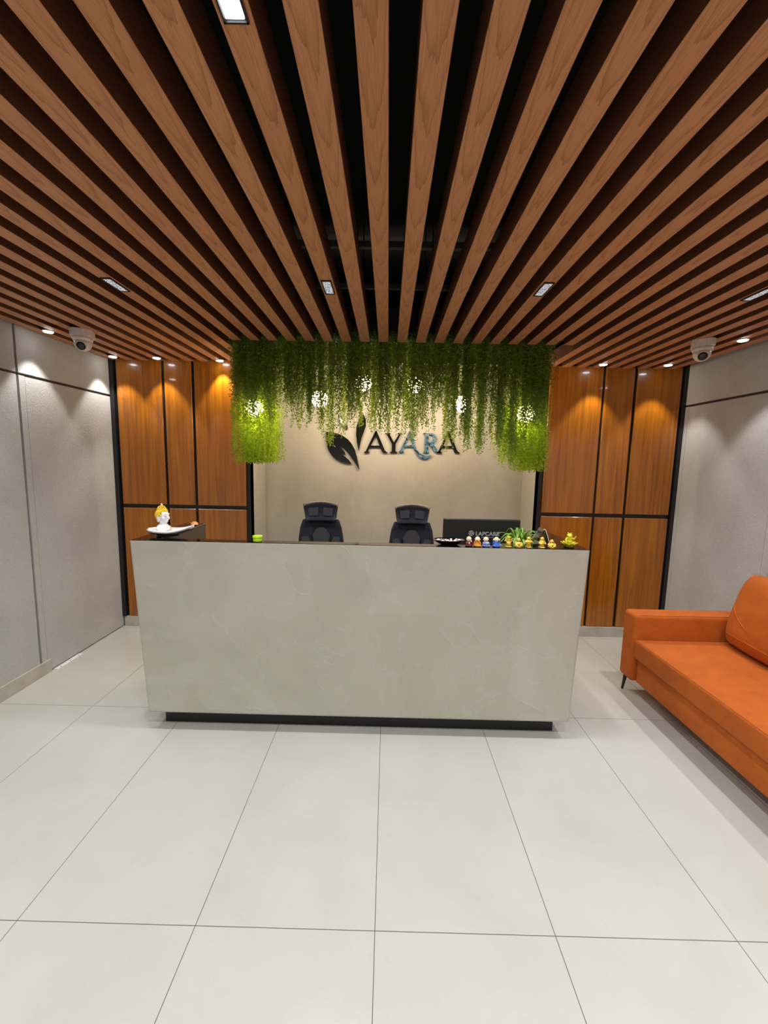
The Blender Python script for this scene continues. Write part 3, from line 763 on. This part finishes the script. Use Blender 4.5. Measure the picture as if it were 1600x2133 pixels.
# ------------------------------------------------------------------ bust on leaf dish
BX, BY = -1.255, 2.33
dish = empty('leaf_dish', (BX, BY, ZC), 'white leaf shaped dish with black underside on the left counter end', 'dish')
def dish_pt(u, v):
    # u -1..1 along, v -1..1 across
    x = u * 0.135 + 0.012; w = 0.072 * max(0.02, (1 - abs(u) ** 2.4)) ** 0.6
    if u > 0: w *= 1 - 0.25 * u
    z = 0.026 + 0.014 * v * v + (0.030 * max(0, u) ** 1.8) + 0.004 * max(0, -u)
    return Vector((x, v * w, z))
def sheet(f, nu, nv, th):
    bm = bmesh.new(); g = []
    for s in (0, 1):
        g.append([[bm.verts.new(f(-1 + 2 * i / nu, -1 + 2 * j / nv) - Vector((0, 0, th * s * (1 - 0.8 * abs(-1 + 2 * i / nu) ** 4)))) for j in range(nv + 1)] for i in range(nu + 1)])
    for s in (0, 1):
        for i in range(nu):
            for j in range(nv): bm.faces.new((g[s][i][j], g[s][i + 1][j], g[s][i + 1][j + 1], g[s][i][j + 1]))
    for i in range(nu):
        for j in (0, nv): bm.faces.new((g[0][i][j], g[0][i + 1][j], g[1][i + 1][j], g[1][i][j]))
    for j in range(nv):
        for i in (0, nu): bm.faces.new((g[0][i][j], g[0][i][j + 1], g[1][i][j + 1], g[1][i][j]))
    return bm
obj('bowl', sheet(dish_pt, 28, 10, 0.013), M['porcelain'], dish, True)
def under_pt(u, v):
    p = dish_pt(u * 0.90, v * 0.90); p.z -= 0.0145; return p
obj('underside', sheet(under_pt, 28, 10, 0.004), M['blackgl'], dish, True)
obj('foot', lathe(bmesh.new(), [(0.045, 0.0), (0.052, 0.002), (0.062, 0.0085), (0.050, 0.010)], 32, (-0.005, 0, 0), 1.15, 0.75), M['blackgl'], dish, True)

bust = empty('bust_statuette', (BX - 0.030, BY, ZC + 0.0295), 'white bust with gold curled hair sitting in the leaf dish', 'statuette', rz=math.radians(-14))
# faces local +X; turned towards the viewer
def hp(p): return (p[0] * 1.16, p[1] * 1.16, (p[2] - 0.066) * 1.16 + 0.052)
def hr(*r): return tuple(q * 1.16 for q in r)
bm = bmesh.new()
ball(bm, (0, 0, 0.016), (0.030, 0.050, 0.022)); ball(bm, (-0.002, 0, 0.030), (0.023, 0.037, 0.013))
tube(bm, [(0, 0, 0.03), (0.001, 0, 0.058)], [0.020, 0.018], 16)
def hb(c, r): ball(bm, hp(c), hr(*r))
hb((0.0, 0, 0.096), (0.029, 0.0265, 0.034)); hb((0.008, 0, 0.076), (0.019, 0.019, 0.016)); hb((0.016, 0, 0.0665), (0.008, 0.009, 0.007))
hb((0.031, 0, 0.088), (0.007, 0.0048, 0.0045)); tube(bm, [hp((0.0265, 0, 0.104)), hp((0.0325, 0, 0.089))], [0.0036, 0.0054], 10)
hb((0.0265, 0, 0.0795), (0.005, 0.009, 0.0028)); hb((0.0263, 0, 0.0752), (0.0045, 0.007, 0.0026))
for s in (-1, 1):
    hb((0.025, s * 0.0105, 0.1065), (0.004, 0.009, 0.002)); hb((0.0235, s * 0.0105, 0.0985), (0.004, 0.0068, 0.004))
    hb((0.018, s * 0.014, 0.086), (0.009, 0.009, 0.011)); hb((-0.003, s * 0.027, 0.086), (0.007, 0.0045, 0.019))
blob('body', bm, M['porcelain'], 0.0013, bust, 2)
for s in (-1, 1):
    tag(obj('eyelid_line', tube(bmesh.new(), [hp((0.0275, s * 0.0045, 0.0965)), hp((0.0285, s * 0.010, 0.0952)), hp((0.0250, s * 0.0165, 0.0965))], 0.0006, 6), M['ink'], bust, True), 'fine dark eyelid line')
bm = bmesh.new()
for i in range(190):
    z = 1 - 2 * (i + 0.5) / 190; ph = i * 2.39996; rr = math.sqrt(1 - z * z)
    p = Vector((rr * math.cos(ph), rr * math.sin(ph), z))
    lim = 0.62 if p.x > 0.45 else (-0.05 if p.x > 0.0 else -0.75)
    if p.z < lim: continue
    ball(bm, hp((-0.002 + p.x * 0.0305, p.y * 0.0285, 0.102 + p.z * 0.0305)), 0.0054, 1)
for i in range(44):
    z = 1 - 2 * (i + 0.5) / 44; ph = i * 2.39996; rr = math.sqrt(1 - z * z)
    if z < -0.3: continue
    ball(bm, hp((-0.004 + rr * math.cos(ph) * 0.0175, rr * math.sin(ph) * 0.0175, 0.130 + z * 0.0165)), 0.0048, 1)
ball(bm, hp((-0.003, 0, 0.104)), hr(0.0290, 0.0275, 0.029), 3)
bmesh.ops.delete(bm, geom=[v for v in bm.verts if v.co.x > 0.018 and v.co.z < hp((0, 0, 0.117))[2]] , context='VERTS')
obj('curled_hair', bm, M['goldpaint'], bust, True)
obj('topknot_bead', lathe(bmesh.new(), [(0.0055, 0.146), (0.0055, 0.150), (0.0015, 0.159)], 10, (-0.004, 0, 0)), M['porcelain'], bust, True)

o = empty('desk_ornament', (-1.295, 2.735, ZC), 'small rounded orange item at the far end of the left counter', 'ornament')
bm = bmesh.new(); ball(bm, (0, 0, 0.0), (0.027, 0.022, 0.026), 3)
bmesh.ops.bisect_plane(bm, geom=bm.verts[:] + bm.edges[:] + bm.faces[:], plane_co=(0, 0, 0.004), plane_no=(0, 0, -1), clear_outer=True)
bmesh.ops.holes_fill(bm, edges=bm.edges)
obj('shell', bm, M['orangepl'], o, True)
obj('base', lathe(bmesh.new(), [(0.021, 0), (0.022, 0.0015), (0.022, 0.0042)], 20), M['blackgl'], o)

t = empty('lidded_tub', (-0.710, 2.228, ZC), 'small lime green round tub on the desk ledge', 'tub')
obj('tub', lathe(bmesh.new(), [(0.022, 0), (0.0235, 0.002), (0.0245, 0.020)], 28), M['lime'], t, True)
obj('lid', lathe(bmesh.new(), [(0.0262, 0.0203), (0.0268, 0.0215), (0.0268, 0.032), (0.025, 0.0335), (0.0, 0.0335)][:-1], 28), M['lime'], t, True)

# ------------------------------------------------------------------ tray of sweets
TX, TY = 0.345, 2.27
tr = empty('octagonal_dish', (TX, TY, ZC), 'shallow black faceted dish of sweets on the desk ledge', 'dish')
bm = bmesh.new()
lathe(bm, [(0.045, 0.0), (0.052, 0.003), (0.085, 0.022), (0.091, 0.027), (0.089, 0.0275), (0.080, 0.0235), (0.048, 0.0075), (0.01, 0.0065)], 12, (0, 0, 0), 1.0, 0.66)
obj('dish_body', bm, M['blackgl'], tr)
sw_spots = [(-0.058, -0.006), (-0.040, 0.012), (-0.034, -0.018), (-0.012, 0.018), (-0.008, -0.008), (0.010, -0.026), (0.016, 0.006), (0.034, -0.014), (0.040, 0.014), (0.058, 0.000)]
first = None
for i, (dx, dy) in enumerate(sw_spots):
    if first is None:
        first = empty('wrapped_sweet', (0, 0, 0), 'small pink and white wrapped sweet lying in the black dish', 'sweet', 'wrapped sweets in the black dish')
        obj('candy', ball(bmesh.new(), (0, 0, 0), (0.0095, 0.0065, 0.0055), 2), M['sweet'], first, True)
        for s in (-1, 1): obj('twist_end', lathe(bmesh.new(), [(0.001, 0.0), (0.0052, 0.006), (0.0045, 0.0065)], 10, mat=Matrix.Translation((s * 0.0088, 0, 0)) @ Matrix.Rotation(s * PI / 2, 4, 'Y')), M['foil'], first)
        c = first
    else: c = copy_tree(first)
    rr = math.hypot(dx, dy / 0.66)
    c.location = (TX + dx, TY + dy, ZC + 0.0185 + max(0, rr - 0.045) * 0.42)
    c.scale = (1.35, 1.35, 1.35)
    c.rotation_euler = (0.2, 0.2 * ((i % 3) - 1), i * 1.3)

# ------------------------------------------------------------------ little monk figures
def face_bits(e, z, r, skin):
    for s in (-1, 1):
        obj('eye', tube(bmesh.new(), [(s * 0.003, -r * 0.97, z - 0.001), (s * 0.0055, -r * 0.93, z - 0.002), (s * 0.008, -r * 0.84, z - 0.001)], 0.0006, 5), M['ink'], e)
    obj('mouth', tube(bmesh.new(), [(-0.0025, -r * 0.95, z - 0.0065), (0, -r * 0.97, z - 0.0072), (0.0025, -r * 0.95, z - 0.0065)], 0.0006, 5), M['ink'], e)
def monk(x, robe, label, pose, rz=0.0):
    e = empty('monk_figurine', (x, 2.226, ZC), label, 'figurine', 'small monk figurines on the desk', rz)
    bm = bmesh.new()
    lathe(bm, [(0.017, 0.0), (0.0185, 0.002), (0.0185, 0.006), (0.0135, 0.020), (0.009, 0.028)], 20)
    ball(bm, (-0.011, -0.006, 0.006), (0.012, 0.011, 0.006)); ball(bm, (0.011, -0.006, 0.006), (0.012, 0.011, 0.006))
    for s in (-1, 1):
        hand = dict(pray=(s * 0.004, -0.016, 0.020), eyes=(s * 0.007, -0.0135, 0.036), ears=(s * 0.0155, -0.003, 0.034), cheek=(s * 0.007, -0.014, 0.026 if s > 0 else 0.018))[pose]
        el = (s * 0.0165, -0.007 if pose != 'ears' else -0.002, 0.016 if pose != 'ears' else 0.020)
        tube(bm, [(s * 0.010, 0, 0.024), el, hand], [0.006, 0.0058, 0.0045], 10)
    blob('robe', bm, M[robe], 0.0011, e, 2)
    bm = bmesh.new(); ball(bm, (0, 0, 0.040), (0.0138, 0.0138, 0.0142)); tube(bm, [(0, 0, 0.024), (0, 0, 0.034)], 0.007, 12)
    for s in (-1, 1): ball(bm, (s * 0.0137, 0, 0.039), (0.002, 0.003, 0.004))
    ball(bm, (0, -0.0138, 0.0375), (0.0016, 0.002, 0.0016), 2)
    blob('head', bm, M['cream'], 0.0009, e, 2)
    face_bits(e, 0.039, 0.0142, 'cream')
    for s in (-1, 1):
        hand = dict(pray=(s * 0.0035, -0.018, 0.022), eyes=(s * 0.006, -0.0148, 0.039), ears=(s * 0.0165, -0.003, 0.039), cheek=(s * 0.006, -0.0152, 0.029 if s > 0 else 0.019))[pose]
        bm = bmesh.new(); ball(bm, hand, (0.0036, 0.003, 0.004), 2)
        for k in range(4): tube(bm, [(hand[0] + (k - 1.5) * 0.0017, hand[1], hand[2] + 0.002), (hand[0] + (k - 1.5) * 0.0017, hand[1] - 0.0006, hand[2] + 0.0062 - abs(k - 1.5) * 0.0006)], 0.0009, 6)
        obj('hand', bm, M['cream'], e, True)
monk(0.450, 'maroon', 'monk figurine in a maroon robe, nearest the black dish', 'cheek', 0.3)
monk(0.497, 'saffron', 'monk figurine in an orange robe covering its eyes', 'eyes', -0.3)
monk(0.543, 'sky', 'monk figurine in a pale blue robe', 'pray', 0.1)
monk(0.600, 'blue', 'monk figurine in a deep blue robe covering its ears', 'ears')

def golden(x, label, pose, h, rz=0.0):
    e = empty('golden_figurine', (x, 2.229, ZC), label, 'figurine', 'small golden figurines on the desk', rz)
    obj('base', lathe(bmesh.new(), [(0.0165, 0.0), (0.018, 0.001), (0.018, 0.004), (0.016, 0.005)], 20), M['gold'], e, True)
    k = h / 0.06
    bm = bmesh.new()
    if pose == 'sit':
        ball(bm, (0, 0, 0.014 * k), (0.018, 0.014, 0.012 * k)); ball(bm, (0, -0.005, 0.020 * k), (0.0135, 0.011, 0.012 * k))
        for s in (-1, 1):
            tube(bm, [(s * 0.007, 0, 0.010 * k), (s * 0.018, -0.008, 0.009), (s * 0.004, -0.015, 0.008)], [0.007, 0.006, 0.004], 10)
            tube(bm, [(s * 0.012, 0, 0.030 * k), (s * 0.019, -0.004, 0.020 * k), (s * 0.012, -0.013, 0.013 * k)], [0.0055, 0.005, 0.0035], 10)
    else:
        for s in (-1, 1): tube(bm, [(s * 0.006, -0.001, 0.006), (s * 0.007, 0, 0.020 * k)], [0.006, 0.008], 10)
        ball(bm, (0, -0.001, 0.025 * k), (0.014, 0.0125, 0.014 * k)); ball(bm, (0, 0, 0.034 * k), (0.0125, 0.010, 0.008 * k))
        for s in (-1, 1):
            if pose == 'up': path = [(s * 0.011, 0, 0.036 * k), (s * 0.019, -0.003, 0.040 * k), (s * 0.013, -0.006, 0.053 * k)]
            elif pose == 'hold': path = [(s * 0.011, 0, 0.036 * k), (s * 0.018, -0.005, 0.028 * k), (s * 0.007, -0.014, 0.031 * k)]
            else: path = [(s * 0.011, 0, 0.036 * k), (s * 0.018, -0.002, 0.024 * k), (s * (0.016 if s > 0 else 0.005), -0.012, 0.020 * k)]
            tube(bm, path, [0.0052, 0.0048, 0.0036], 10)
    zh = (0.042 if pose == 'sit' else 0.047) * k
    ball(bm, (0, -0.001, zh), (0.0098, 0.0098, 0.0108)); ball(bm, (0, -0.0105, zh - 0.001), (0.0015, 0.002, 0.0015), 2)
    for s in (-1, 1):
        ball(bm, (s * 0.0098, -0.001, zh - 0.002), (0.002, 0.0025, 0.0055)); ball(bm, (s * 0.005, -0.0082, zh - 0.003), (0.003, 0.0022, 0.0026), 2)
    blob('body', bm, M['gold'], 0.0010, e, 1)
    for s in (-1, 1):
        obj('eye', tube(bmesh.new(), [(s * 0.0018, -0.0108, zh + 0.002), (s * 0.0040, -0.0104, zh + 0.003), (s * 0.0062, -0.0090, zh + 0.002)], 0.0005, 5), M['ink'], e)
    obj('mouth', tube(bmesh.new(), [(-0.003, -0.0098, zh - 0.0045), (0, -0.0106, zh - 0.006), (0.003, -0.0098, zh - 0.0045)], 0.0006, 5), M['ink'], e)
    if pose == 'up': obj('gold_ingot', ball(bmesh.new(), (0, -0.005, zh + 0.014), (0.014, 0.007, 0.005), 2), M['gold2'], e, True)
    if pose == 'hold': obj('gold_ingot', ball(bmesh.new(), (0, -0.0175, 0.031 * k), (0.006, 0.004, 0.004), 2), M['gold2'], e, True)
golden(0.668, 'golden figurine raising an ingot above its head, beside the blue monk', 'up', 0.052)
golden(0.722, 'seated golden figurine in front of the spider plant', 'sit', 0.058)
golden(0.777, 'standing golden figurine holding an ingot, before the plant', 'hold', 0.062)
golden(0.850, 'standing golden figurine right of the clear plastic holder', 'walk', 0.062, 0.2)
golden(0.903, 'seated golden figurine nearest the golden toad', 'sit', 0.052)
g = empty('glass_figurine', (0.885, 2.30, ZC), 'small dark purple glass figurine behind the golden ones', 'figurine')
bm = bmesh.new(); lathe(bm, [(0.012, 0), (0.013, 0.004), (0.008, 0.014), (0.010, 0.026), (0.006, 0.034)], 16); ball(bm, (0, 0, 0.041), 0.0085, 3)
blob('body', bm, M['purple'], 0.0012, g, 2)

# golden toad on a lotus bowl
td = empty('golden_toad', (1.012, 2.262, ZC), 'golden toad sitting in a petal bowl at the right end of the desk', 'ornament', rz=-0.25)
bm = bmesh.new(); lathe(bm, [(0.024, 0.0), (0.028, 0.003), (0.038, 0.018), (0.040, 0.022), (0.036, 0.022), (0.028, 0.012), (0.004, 0.010)], 32)
obj('bowl', bm, M['gold2'], td, True)
for i in range(9):
    a = 2 * PI * i / 9
    Mx = Matrix.Rotation(a, 4, 'Z') @ Matrix.Translation((0.036, 0, 0.019)) @ Matrix.Rotation(0.7, 4, 'Y')
    bm = bmesh.new(); ball(bm, (0, 0, 0), (0.003, 0.012, 0.014), 2); bmesh.ops.transform(bm, matrix=Mx, verts=bm.verts)
    obj('petal', bm, M['gold2'], td, True)
bm = bmesh.new()
ball(bm, (0, 0.002, 0.030), (0.021, 0.019, 0.018)); ball(bm, (0, -0.001, 0.046), (0.0165, 0.015, 0.019)); ball(bm, (0, -0.004, 0.066), (0.0155, 0.015, 0.012))
ball(bm, (0, -0.014, 0.062), (0.011, 0.006, 0.006))
for s in (-1, 1):
    ball(bm, (s * 0.0085, -0.005, 0.078), (0.0042, 0.0042, 0.0048)); tube(bm, [(s * 0.012, 0.002, 0.030), (s * 0.024, -0.006, 0.026), (s * 0.016, -0.020, 0.021)], [0.009, 0.008, 0.005], 10)
tube(bm, [(-0.013, -0.004, 0.052), (-0.020, -0.013, 0.040), (-0.014, -0.022, 0.030)], [0.006, 0.005, 0.004], 10)
tube(bm, [(0.013, -0.004, 0.052), (0.024, -0.010, 0.048), (0.028, -0.014, 0.058)], [0.006, 0.005, 0.004], 10)
ball(bm, (0.029, -0.015, 0.061), (0.005, 0.003, 0.005), 2)
blob('toad_body', bm, M['gold2'], 0.0013, td, 1)
for s in (-1, 1): obj('eye', ball(bmesh.new(), (s * 0.0092, -0.0092, 0.0785), 0.0022, 2), M['ink'], td, True)

# ------------------------------------------------------------------ spider plant and clear holder
pl = empty('spider_plant', (0.790, 2.44, 0.7455), 'green spider plant with arching blades behind the golden figurines', 'potted plant')
obj('pot', lathe(bmesh.new(), [(0.050, 0), (0.052, 0.002), (0.064, 0.312), (0.066, 0.322), (0.060, 0.322), (0.056, 0.306), (0.004, 0.305)], 28), M['clay'], pl, True)
obj('soil', lathe(bmesh.new(), [(0.0555, 0.3065), (0.05, 0.310), (0.005, 0.314)], 20), M['soil'], pl)
rp = random.Random(3)
def blade_pts(a, reach, rise, w, n=9, drop=0.0):
    c = []
    for i in range(n + 1):
        t = i / n; r = 0.006 + reach * t; z = 0.312 + rise * math.sin(min(1, t * 1.15) * PI * 0.62) - drop * t * t
        c.append((r, z, w * (0.75 + 0.6 * t) * max(0.06, 1 - t ** 3)))
    bm = bmesh.new(); rows = []
    for r, z, ww in c:
        p = Vector((math.cos(a) * r, math.sin(a) * r, z)); q = Vector((-math.sin(a), math.cos(a), 0))
        rows.append((bm.verts.new(p + q * ww), bm.verts.new(p - Vector((0, 0, ww * 0.45))), bm.verts.new(p - q * ww)))
    for u, v in zip(rows, rows[1:]):
        bm.faces.new((u[0], u[1], v[1], v[0])); bm.faces.new((u[1], u[2], v[2], v[1]))
    return bm
for i in range(58):
    a = 2.39996 * i + rp.uniform(-0.2, 0.2); k = i / 58
    reach = rp.uniform(0.05, 0.125); rise = rp.uniform(0.065, 0.135) * (1.1 - 0.45 * k)
    if math.sin(a) > 0.2: reach *= 0.7
    obj('leaf_blade', blade_pts(a, reach, rise, 0.0082, drop=rp.uniform(0.01, 0.06)), M['blade'], pl, True)
obj('leaf_blade', blade_pts(PI * 1.02, 0.150, 0.105, 0.0055, drop=0.03), M['blade'], pl, True)
obj('leaf_blade', blade_pts(PI * 1.08, 0.120, 0.075, 0.005, drop=0.03), M['blade'], pl, True)
ho = empty('clear_sign_holder', (0.868, 2.255, ZC), 'clear plastic tent shaped holder leaning beside the spider plant', 'sign holder')
def slab_between(p0, p1, y0, y1, th):
    d = (Vector(p1) - Vector(p0)); n = Vector((-d.z, 0, d.x)).normalized() * th
    bm = bmesh.new(); v = []
    for y in (y0, y1):
        for q in (Vector(p0), Vector(p1), Vector(p1) + n, Vector(p0) + n): v.append(bm.verts.new((q.x, y, q.z)))
    for f in ((0, 1, 2, 3), (4, 5, 6, 7), (0, 1, 5, 4), (1, 2, 6, 5), (2, 3, 7, 6), (3, 0, 4, 7)): bm.faces.new([v[i] for i in f])
    return bm
A0, A1, A2 = (-0.060, 0, 0.0), (0.0, 0, 0.098), (0.040, 0, 0.0)
obj('clear_sheet', slab_between(A0, A1, 0.0, 0.075, 0.0015), M['acrylic'], ho)
obj('clear_sheet', slab_between(A1, A2, 0.0, 0.075, 0.0015), M['acrylic'], ho)
obj('edge_highlight', tube(bmesh.new(), [(-0.004, -0.0005, 0.093), (0.0, -0.0005, 0.099), (0.007, -0.0005, 0.094), (0.018, -0.0005, 0.068), (0.030, -0.0005, 0.030), (0.037, -0.0005, 0.008)], 0.0017, 6), M['acrhighlight'], ho, True)  # pale strip: highlight along the sheet edge, painted as its own colour

# ------------------------------------------------------------------ floor hinge plate
p = empty('floor_hinge_plate', (XL + 0.016, 2.95, 0.0), 'white metal pivot plate with screws on the floor by the left door', 'metal plate')
obj('plate', B(-0.014, 0.024, -0.125, 0.125, 0.0005, 0.004, bev=0.001, seg=1), M['zinc'], p)
for y in (-0.085, 0.005, 0.09): obj('screw', lathe(bmesh.new(), [(0.004, 0.0041), (0.0035, 0.0052)], 12, (0.012, y, 0)), M['metal_dk'], p)

# ------------------------------------------------------------------ sofa
SX, SY = 1.66, 1.70
sofa = empty('sofa', (SX, SY, 0), 'orange velvet sofa on slim black legs along the right wall', 'sofa')
def S(bm): bmesh.ops.translate(bm, verts=bm.verts, vec=(-SX, -SY, 0)); return bm
YA0, YA1, YN = 2.642, 2.785, 0.62
XB = 2.50
obj('base', S(B(1.694, XB - 0.005, YN + 0.14, YA0 - 0.002, 0.115, 0.285, bev=0.012, seg=3)), M['velvet'], sofa, True)
for y0, y1 in ((YA0, YA1), (YN - 0.005, YN + 0.138)):
    obj('armrest', S(B(1.660, XB, y0, y1, 0.112, 0.578, bev=0.026, seg=5)), M['velvet'], sofa, True)
obj('backrest', S(B(2.34, XB - 0.002, YN + 0.14, YA0 - 0.002, 0.288, 0.578, bev=0.03, seg=4)), M['velvet'], sofa, True)
sc_ = obj('seat_cushion', S(B(1.662, 2.338, YN + 0.142, YA0 - 0.003, 0.287, 0.412, bev=0.016, seg=4)), M['velvet'], sofa, True)
bm = bmesh.new(); e_ = 0.006
tube(bm, [(1.664 + e_, YN + 0.16, 0.412 - e_ * 0.6), (1.664 + e_, YA0 - 0.02, 0.412 - e_ * 0.6)], 0.0035, 8)
obj('piping', S(bm), M['velvet'], sc_, True)
bm = bmesh.new(); tube(bm, [(1.69, YA0 + 0.012, 0.5735), (XB - 0.05, YA0 + 0.012, 0.5735)], 0.003, 6)
obj('arm_seam', S(bm), M['velvet'], sofa, True)
for x, y in ((1.695, 2.752), (2.44, 2.752), (1.695, 0.66), (2.44, 0.66)):
    dx = -0.012 if x < 2 else 0.01
    obj('leg', S(tube(bmesh.new(), [(x, y, 0.114), (x + dx, y + (0.006 if y > 1 else -0.006), 0.0)], [0.013, 0.007], 12)), M['black'], sofa, True)
# back cushion leaning on the backrest
cu = empty('back_cushion', (2.27, 2.19, 0.414), 'plump orange velvet back cushion leaning on the sofa', 'cushion')
bm = bmesh.new(); N = 40; Hh, Wd, Th = 0.50, 0.86, 0.20
def cush(u, v, s):
    # u along the sofa, v up, s = front/back
    k = (1 - abs(u) ** 5.0) * (1 - abs(v) ** 3.2)
    t = Th / 2 * max(0.0, k) ** 0.42
    cr = 1 - 0.05 * abs(v) ** 4 * 1.0; cr2 = 1 - 0.07 * abs(u) ** 3
    wr_ = 0.003 * math.sin(3.1 * u + 2.2 * v + 1.3 * math.sin(4 * v)) * k
    return Vector((s * (t + wr_), u * Wd / 2 * cr, Hh / 2 + v * Hh / 2 * cr2))
rot = Matrix.Rotation(0.25, 3, 'Y')
g = {}
for s in (-1, 1):
    for i in range(N + 1):
        for j in range(N + 1):
            u, v = -1 + 2 * i / N, -1 + 2 * j / N
            edge = i in (0, N) or j in (0, N)
            if edge and s == 1: g[s, i, j] = g[-1, i, j]
            else: g[s, i, j] = bm.verts.new(rot @ cush(u, v, s if not edge else 0))
    for i in range(N):
        for j in range(N): bm.faces.new((g[s, i, j], g[s, i + 1, j], g[s, i + 1, j + 1], g[s, i, j + 1]))
zmin = min(v.co.z for v in bm.verts)
bmesh.ops.translate(bm, verts=bm.verts, vec=(-0.03, 0, -zmin))
rim = [g[-1, N, j].co.copy() for j in range(0, N + 1, 2)]
fold = [(rot @ cush(0.985 - 0.10 * t * t - 0.22 * t ** 1.6, -0.62 + 0.75 * (1 - t) , -1)) + Vector((-0.034, 0, -zmin)) for t in np.linspace(0, 1, 12)]
obj('cover', bm, M['velvet'], cu, True)
obj('welt', tube(bmesh.new(), rim, 0.004, 8), M['velvet'], cu, True)
def on_cush(u, v): return (rot @ cush(u, v, -1)) + Vector((-0.030, 0, -zmin))
obj('front_seam', tube(bmesh.new(), [on_cush(0.90, v) for v in np.linspace(-0.80, 0.55, 16)], [0.0015] + [0.0032] * 14 + [0.001], 8), M['velvet'], cu, True)
obj('front_seam', tube(bmesh.new(), [on_cush(u, -0.74 + 0.04 * math.sin(3 * u)) for u in np.linspace(0.90, -0.90, 20)], 0.0028, 8), M['velvet'], cu, True)
obj('cover_fold', tube(bmesh.new(), [on_cush(0.93 - 0.42 * t, 0.10 - 0.55 * t ** 0.8) for t in np.linspace(0, 1, 12)], [0.001] + [0.003] * 8 + [0.002, 0.001, 0.0005], 8), M['velvet'], cu, True)

# ------------------------------------------------------------------ camera
f, pi_, ro, ya, H = 859.41, 0.1204, 0.0202, -0.0078, 1.5497
def w(r, v, d):
    c, s = math.cos(ro), math.sin(ro); X, u = c * r - s * v, s * r + c * v
    c, s = math.cos(pi_), math.sin(pi_); Y, Z = c * d + s * u, -s * d + c * u
    c, s = math.cos(ya), math.sin(ya); return Vector((c * X + s * Y, -s * X + c * Y, Z))
cam = bpy.data.cameras.new('camera'); cam.sensor_fit = 'HORIZONTAL'; cam.sensor_width = 36; cam.lens = f / 1600 * 36
cam.clip_start = 0.02
co = bpy.data.objects.new('camera', cam); COL.objects.link(co)
R, Uv, Bk = w(1, 0, 0), w(0, 1, 0), -w(0, 0, 1)
co.matrix_world = Matrix(((R.x, Uv.x, Bk.x, 0), (R.y, Uv.y, Bk.y, 0), (R.z, Uv.z, Bk.z, H), (0, 0, 0, 1)))
scene.camera = co

wd = bpy.data.worlds.new('world'); scene.world = wd; wd.use_nodes = True
wd.node_tree.nodes['Background'].inputs[0].default_value = (0.5, 0.5, 0.5, 1); wd.node_tree.nodes['Background'].inputs[1].default_value = 0.3
scene.view_settings.view_transform = 'Standard'; scene.view_settings.look = 'None'
scene.view_settings.exposure = 0.0
scene.cycles.max_bounces = 8; scene.cycles.diffuse_bounces = 5; scene.cycles.transparent_max_bounces = 12
scene.cycles.use_denoising = True
scene.cycles.sample_clamp_indirect = 6.0
scene.cycles.caustics_reflective = False; scene.cycles.caustics_refractive = False
